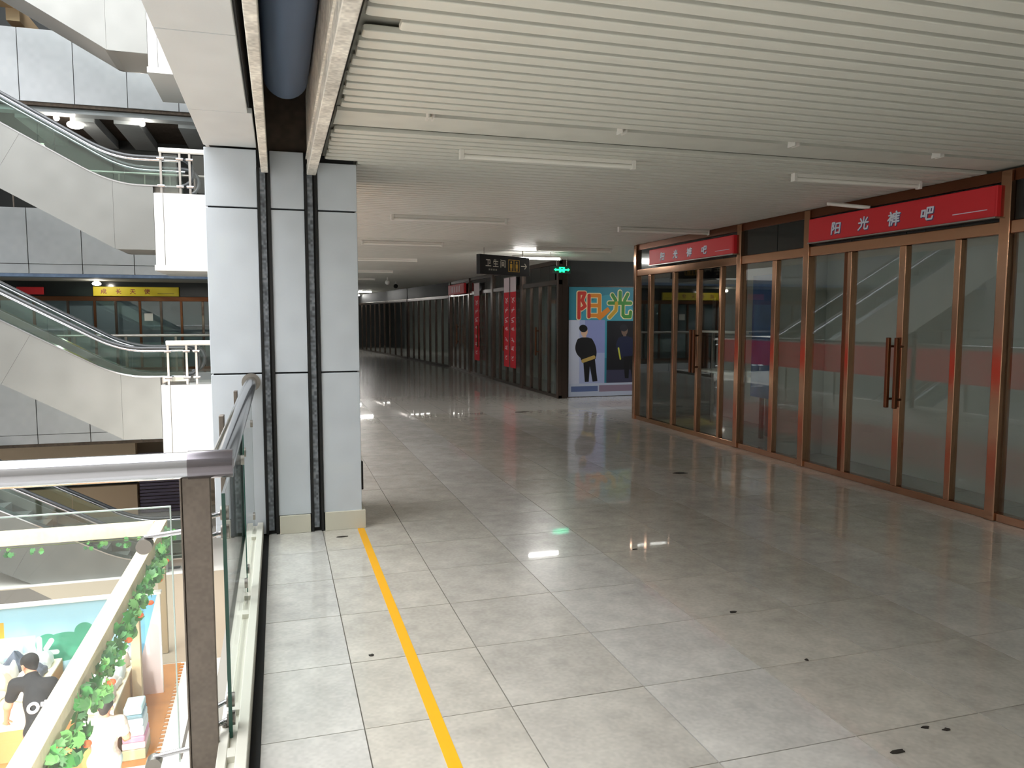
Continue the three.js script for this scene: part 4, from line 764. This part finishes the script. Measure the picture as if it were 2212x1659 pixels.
{ // ivy garland along the stall beam
  const t = thing('ivy_garland', 'green ivy garland with orange flowers hung along the stall beam', 'garland', [-1.86, -2.1, 10]);
  const pts = []; for (let k = 0; k <= 40; k++) { const d = 5.9 + 8.0 * k / 40; pts.push(V(-1.87 + 0.015 * Math.sin(k), -2.02 - 0.06 * (1 - Math.cos(k * 1.3)), d)); }
  const curve = new THREE.CatmullRomCurve3(pts);
  part(t, 'stem', new THREE.TubeGeometry(curve, 160, 0.008, 6, false), std(0x4f5a2c, 0.8));
  const s = new THREE.Shape(); const outline = [[0, -0.5], [0.28, -0.42], [0.5, -0.1], [0.26, 0.02], [0.3, 0.34], [0.06, 0.2], [0, 0.6], [-0.06, 0.2], [-0.3, 0.34], [-0.26, 0.02], [-0.5, -0.1], [-0.28, -0.42]];
  outline.forEach(([x, y], i) => (i ? s.lineTo(x, y) : s.moveTo(x, y)));
  const leaf = new THREE.ExtrudeGeometry(s, { depth: 0.012, bevelEnabled: false }); { const p = leaf.attributes.position; for (let i = 0; i < p.count; i++) p.setZ(i, p.getZ(i) - 0.35 * p.getX(i) * p.getX(i) - 0.15 * p.getY(i) * p.getY(i)); leaf.computeVertexNormals(); }
  const mats = [0x3f8a3f, 0x58a552, 0x2f6b38, 0x7ebd6a, 0x4a7d45].map((c) => phy(c, 0.55, { transmission: 0.15, thickness: 0 }));
  for (let k = 0; k < 260; k++) {
    const u = k / 260, c = curve.getPoint(u), m = shade(new THREE.Mesh(leaf, mats[Math.floor(rnd() * 5)])); m.name = 'leaf';
    const sc = rr(0.1, 0.18); m.scale.setScalar(sc);
    m.position.set(c.x + rr(-0.02, 0.09), c.y + rr(-0.17, 0.1), c.z + rr(-0.06, 0.06)).sub(t.position); m.rotation.set(rr(-1.4, 0.1), rr(-0.9, 1.2), rr(-3, 3)); t.add(m);
  }
  const petal = new THREE.SphereGeometry(0.045, 10, 8).scale(1, 0.7, 1), om = std(0xe06a35, 0.7);
  for (const u of [0.2, 0.34, 0.47, 0.58, 0.66, 0.78, 0.88]) { const c = curve.getPoint(u); const m = shade(new THREE.Mesh(petal, om)); m.name = 'flower'; m.position.set(c.x + 0.1, c.y - 0.14, c.z).sub(t.position); t.add(m); }
  const g2 = thing('ivy_garland', 'sparse ivy sprigs under the back beam of the stall', 'garland', [-3, -2.1, 13.95]);
  part(g2, 'stem', rod(V(-4.6, -2.08, 13.86), V(-2.2, -2.08, 13.86), 0.006, 6), std(0x4f5a2c, 0.8));
  for (let k = 0; k < 26; k++) { const m = shade(new THREE.Mesh(leaf, mats[k % 5])); m.name = 'leaf'; m.scale.setScalar(rr(0.07, 0.12)); const x = k < 14 ? rr(-3.2, -2.3) : rr(-4.6, -3.6); m.position.set(x, -2.1 + rr(-0.1, 0.02), -13.86).sub(g2.position); m.rotation.set(rr(-1, 0.3), rr(-0.6, 0.6), rr(-3, 3)); g2.add(m); }
}
// ------------------------------------------------------------------ people
function sdf(bones, k, cell, ellipsoids = [], keep) {      // bones: [a, b, ra, rb] in three.js coordinates
  const bb = new THREE.Box3(); for (const [a, b, ra, rb] of bones) { const r = Math.max(ra, rb) + 0.05; bb.expandByPoint(a.clone().addScalar(r)); bb.expandByPoint(a.clone().addScalar(-r)); bb.expandByPoint(b.clone().addScalar(r)); bb.expandByPoint(b.clone().addScalar(-r)); }
  for (const [c, r] of ellipsoids) { const m = Math.max(r.x, r.y, r.z) + 0.04; bb.expandByPoint(c.clone().addScalar(m)); bb.expandByPoint(c.clone().addScalar(-m)); }
  const ctr = bb.getCenter(new THREE.Vector3()), sz = bb.getSize(new THREE.Vector3()), R = Math.max(sz.x, sz.y, sz.z) / 2 * 1.06, N = Math.min(130, Math.max(24, Math.round(2 * R / cell)));
  const mc = new MarchingCubes(N, M.white, false, false, 200000), half = N / 2; mc.isolation = 0;
  const p = new THREE.Vector3(), ab = new THREE.Vector3(), ap = new THREE.Vector3();
  for (let z = 0; z < N; z++) for (let y = 0; y < N; y++) for (let x = 0; x < N; x++) {
    p.set(ctr.x + (x - half) / half * R, ctr.y + (y - half) / half * R, ctr.z + (z - half) / half * R);
    let s = 0, dmin = 1e9; const ds = [];
    if (bb.containsPoint(p)) {
      for (const [a, b, ra, rb] of bones) { ab.subVectors(b, a); ap.subVectors(p, a); const h = Math.max(0, Math.min(1, ap.dot(ab) / Math.max(1e-9, ab.lengthSq()))); ds.push(ap.addScaledVector(ab, -h).length() - (ra + (rb - ra) * h)); }
      for (const [c, r] of ellipsoids) { ap.subVectors(p, c); const q = Math.hypot(ap.x / r.x, ap.y / r.y, ap.z / r.z); ds.push((q - 1) * Math.min(r.x, r.y, r.z)); }
      for (const d of ds) dmin = Math.min(dmin, d);
      for (const d of ds) s += Math.exp(-(d - dmin) / k);
      dmin -= k * Math.log(s);
      if (keep) dmin = Math.max(dmin, keep(p));
    } else dmin = 1;
    mc.field[x + y * N + z * N * N] = -dmin;
  }
  mc.update();
  const g = new THREE.BufferGeometry(); g.setAttribute('position', new THREE.BufferAttribute(mc.positionArray.slice(0, mc.count * 3), 3));
  g.scale(R, R, R).translate(ctr.x, ctr.y, ctr.z);
  const w = mergeVertices(g, 1e-5); w.computeVertexNormals();
  return uvMetres(w.toNonIndexed());
}
function person(j, look, label, pos) {
  const t = thing('person', label, 'person', pos);
  const B = (a, b, ra, rb) => [a, b, ra, rb], S = look.scale ?? 1;
  const torso = [B(j.hip, j.chest, 0.125 * S, 0.135 * S), B(j.chest, j.neck, 0.125 * S, 0.06 * S), B(j.sl, j.sr, 0.06 * S, 0.06 * S), B(j.hl, j.hr, 0.105 * S, 0.105 * S)];
  const arms = [B(j.sl, j.el, 0.052 * S, 0.042 * S), B(j.sr, j.er, 0.052 * S, 0.042 * S)], fore = [B(j.el, j.wl, 0.04 * S, 0.028 * S), B(j.er, j.wr, 0.04 * S, 0.028 * S)];
  const legs = [B(j.hl, j.kl, 0.085 * S, 0.058 * S), B(j.hr, j.kr, 0.085 * S, 0.058 * S)], shins = [B(j.kl, j.al, 0.055 * S, 0.038 * S), B(j.kr, j.ar, 0.055 * S, 0.038 * S), B(j.al, j.tl, 0.04 * S, 0.032 * S), B(j.ar, j.tr, 0.04 * S, 0.032 * S)];
  const body = sdf([...torso, ...arms, ...fore, ...legs, ...shins, B(j.neck, j.head, 0.052 * S, 0.05 * S)], 0.018, 0.016);
  // head: skull, jaw, nose, ears
  const f = look.facing.clone().normalize(), up = look.up.clone().normalize(), side = new THREE.Vector3().crossVectors(up, f).normalize(), at = (a, b, c) => j.head.clone().addScaledVector(side, a * S).addScaledVector(up, b * S).addScaledVector(f, c * S);
  const head = sdf([B(at(0, 0.03, 0), at(0, 0.035, -0.03), 0.085 * S, 0.085 * S), B(at(0, -0.05, 0.03), at(0, -0.085, 0.05), 0.055 * S, 0.035 * S), B(at(0, 0.0, 0.08), at(0, -0.03, 0.103), 0.012 * S, 0.017 * S), B(at(0.085, 0, -0.01), at(0.088, -0.035, -0.005), 0.016 * S, 0.012 * S), B(at(-0.085, 0, -0.01), at(-0.088, -0.035, -0.005), 0.016 * S, 0.012 * S), B(at(0, -0.062, 0.075), at(0, -0.064, 0.08), 0.018 * S, 0.018 * S)], 0.008, 0.006);
  const hand = (w, e) => { const d = w.clone().sub(e).normalize(), s2 = new THREE.Vector3().crossVectors(d, new THREE.Vector3(0, 0, 1)).normalize(), n2 = new THREE.Vector3().crossVectors(d, s2), q = (a, b, c) => w.clone().addScaledVector(d, a * S).addScaledVector(s2, b * S).addScaledVector(n2, c * S);
    const bn = [B(q(0, 0, 0), q(0.07, 0, 0), 0.024 * S, 0.03 * S)]; [[-0.027, 0.06], [-0.009, 0.072], [0.009, 0.068], [0.026, 0.052]].forEach(([o, l]) => { bn.push(B(q(0.075, o, 0), q(0.075 + l * 0.55, o * 1.25, 0.006), 0.0095 * S, 0.009 * S), B(q(0.075 + l * 0.55, o * 1.25, 0.006), q(0.075 + l, o * 1.25, 0.028), 0.009 * S, 0.0078 * S)); }); bn.push(B(q(0.02, -0.024, 0), q(0.055, -0.052, 0.01), 0.012 * S, 0.01 * S), B(q(0.055, -0.052, 0.01), q(0.08, -0.056, 0.022), 0.01 * S, 0.0085 * S)); return sdf(bn, 0.003, 0.004); };
  part(t, 'body', [body, head, hand(j.wl, j.el), hand(j.wr, j.er)], look.skin);
  part(t, 'hair', sdf([B(at(0, 0.045, -0.01), at(0, 0.045, -0.035), 0.094 * S, 0.094 * S), B(at(0, 0.0, -0.06), at(0, -0.045, -0.06), 0.062 * S, 0.05 * S)], 0.012, 0.007, [], (p) => { const v = p.clone().sub(j.head); return Math.min(0.1, v.dot(f) * 0.9 - v.dot(up) * 0.75 - 0.0 * S); }), look.hair);
  for (const s of [-1, 1]) part(t, 'eye', new THREE.SphereGeometry(0.0085 * S, 10, 8).translate(...at(s * 0.032, 0.008, 0.082).toArray()), M.black);
  part(t, 'mouth', new THREE.SphereGeometry(0.012 * S, 10, 8).scale(1.6, 0.35, 1).translate(...at(0, -0.06, 0.093).toArray()), std(0xa5544d, 0.6));
  const grow = (l, g) => l.map(([a, b, ra, rb]) => [a, b, ra + g, rb + g]), axis = j.chest.clone().sub(j.hip).normalize(), hipY = j.hip.clone().addScaledVector(axis, -0.1 * S);
  const shirt = part(t, 'shirt', sdf([...grow(torso, 0.014), ...(look.sleeves ? grow(arms, 0.016) : arms.map(([a, b, ra, rb]) => [a, a.clone().lerp(b, 0.6), ra + 0.018, rb + 0.026]))], 0.022, 0.014, [], (p) => Math.max(-(p.clone().sub(hipY).dot(axis)), p.clone().sub(j.neck).dot(axis) - 0.035 * S)), look.shirt);
  part(t, 'trousers', sdf([...grow(legs, 0.014), [j.hl, j.hr, 0.112 * S, 0.112 * S], [j.hip, j.hip.clone().addScaledVector(axis, 0.04), 0.13 * S, 0.125 * S], ...(look.long ? grow(shins.slice(0, 2), 0.016) : [])], 0.02, 0.015, [], (p) => (look.long ? -1 : -(p.y - (j.kl.y + 0.02)))), look.trousers);
  part(t, 'shoe', sdf([grow([shins[2]], 0.012)[0]], 0.01, 0.01), M.white); part(t, 'shoe', sdf([grow([shins[3]], 0.012)[0]], 0.01, 0.01), M.white);
  return { t, shirt };
}
const skin = std(0xd9a184, 0.6), hairDark = std(0x1d1a19, 0.7);
{ // man in a black T-shirt bending over the long table, seen from behind
  const y = LOW + 0.02, O = (x, h, d) => V(-2.86 + x, y + h, 9.95 + d);
  const p = person({ hip: O(0.08, 0.9, -0.05), chest: O(0.0, 1.17, 0.16), neck: O(-0.1, 1.4, 0.33), head: O(-0.15, 1.5, 0.43), sl: O(-0.26, 1.33, 0.3), sr: O(0.13, 1.33, 0.2), el: O(-0.36, 1.08, 0.3), er: O(0.27, 1.1, 0.3), wl: O(-0.42, 0.86, 0.42), wr: O(0.22, 0.92, 0.5), hl: O(0.0, 0.87, -0.02), hr: O(0.17, 0.87, -0.06), kl: O(-0.1, 0.48, 0.04), kr: O(0.1, 0.48, 0.0), al: O(-0.1, 0.08, -0.02), ar: O(0.1, 0.08, -0.06), tl: O(-0.12, 0.04, 0.14), tr: O(0.11, 0.04, 0.1) },
    { facing: new THREE.Vector3(-0.75, -0.5, -0.55), up: new THREE.Vector3(-0.25, 0.8, -0.4), skin, hair: hairDark, shirt: std(0x1b1a1d, 0.85), trousers: std(0x8c5a5c, 0.85) }, 'person in a black T-shirt with white print bending over the long table', [-2.86, LOW, 9.95]);
  // white round print on the back of the shirt
  const c = O(0.0, 1.14, 0.0), n = new THREE.Vector3(0.05, 0.55, 0.83).normalize(), qn = new THREE.Quaternion().setFromUnitVectors(new THREE.Vector3(0, 0, 1), n);
  const ring = new THREE.TorusGeometry(0.05, 0.018, 8, 24).scale(1, 1, 0.5).applyQuaternion(qn).translate(c.x + n.x * 0.055, c.y + n.y * 0.055, c.z + n.z * 0.055);
  const bars = [0, 1, 2, 3].map((k) => new THREE.BoxGeometry(0.03, 0.05 - 0.006 * k, 0.012).translate(0.09 + 0.036 * k, 0.03 + 0.02 * k, 0).applyQuaternion(qn).translate(c.x + n.x * 0.055, c.y + n.y * 0.055, c.z + n.z * 0.055));
  part(p.shirt, 'print', [ring, ...bars], std(0xe5dfe2, 0.8), 'white round print on the back');
}
{ // child with short hair standing at the table, seen from behind
  const y = LOW + 0.02, k = 0.86, O = (x, h, d) => V(-1.99 + x * k, y + h * k, 9.25 + d * k);
  person({ hip: O(0, 0.92, 0), chest: O(0, 1.2, 0.03), neck: O(0, 1.42, 0.05), head: O(0.02, 1.56, 0.08), sl: O(-0.19, 1.36, 0.03), sr: O(0.19, 1.36, 0.03), el: O(-0.24, 1.1, 0.08), er: O(0.25, 1.12, 0.1), wl: O(-0.2, 0.93, 0.26), wr: O(0.2, 0.98, 0.3), hl: O(-0.09, 0.88, 0), hr: O(0.09, 0.88, 0), kl: O(-0.1, 0.48, 0.03), kr: O(0.1, 0.48, 0.03), al: O(-0.1, 0.08, -0.02), ar: O(0.1, 0.08, -0.02), tl: O(-0.12, 0.04, 0.14), tr: O(0.12, 0.04, 0.14) },
    { scale: 0.86, facing: new THREE.Vector3(0.15, -0.3, -1), up: new THREE.Vector3(0.05, 1, -0.2), skin, hair: std(0x2f2a28, 0.75), shirt: std(0xf1e6dd, 0.85, { map: noiseTex(128, [245, 238, 235], 0.35, [[6, 0.8], [12, 0.5]], THREE.SRGBColorSpace, 4) }), trousers: std(0xc9d8d6, 0.85), sleeves: false }, 'person with short dark hair in a pale patterned shirt below the ivy', [-1.99, LOW, 9.25]);
}

scene.traverse((o) => { if (o.isLight) o.castShadow = true; });
renderer.render(scene, camera);
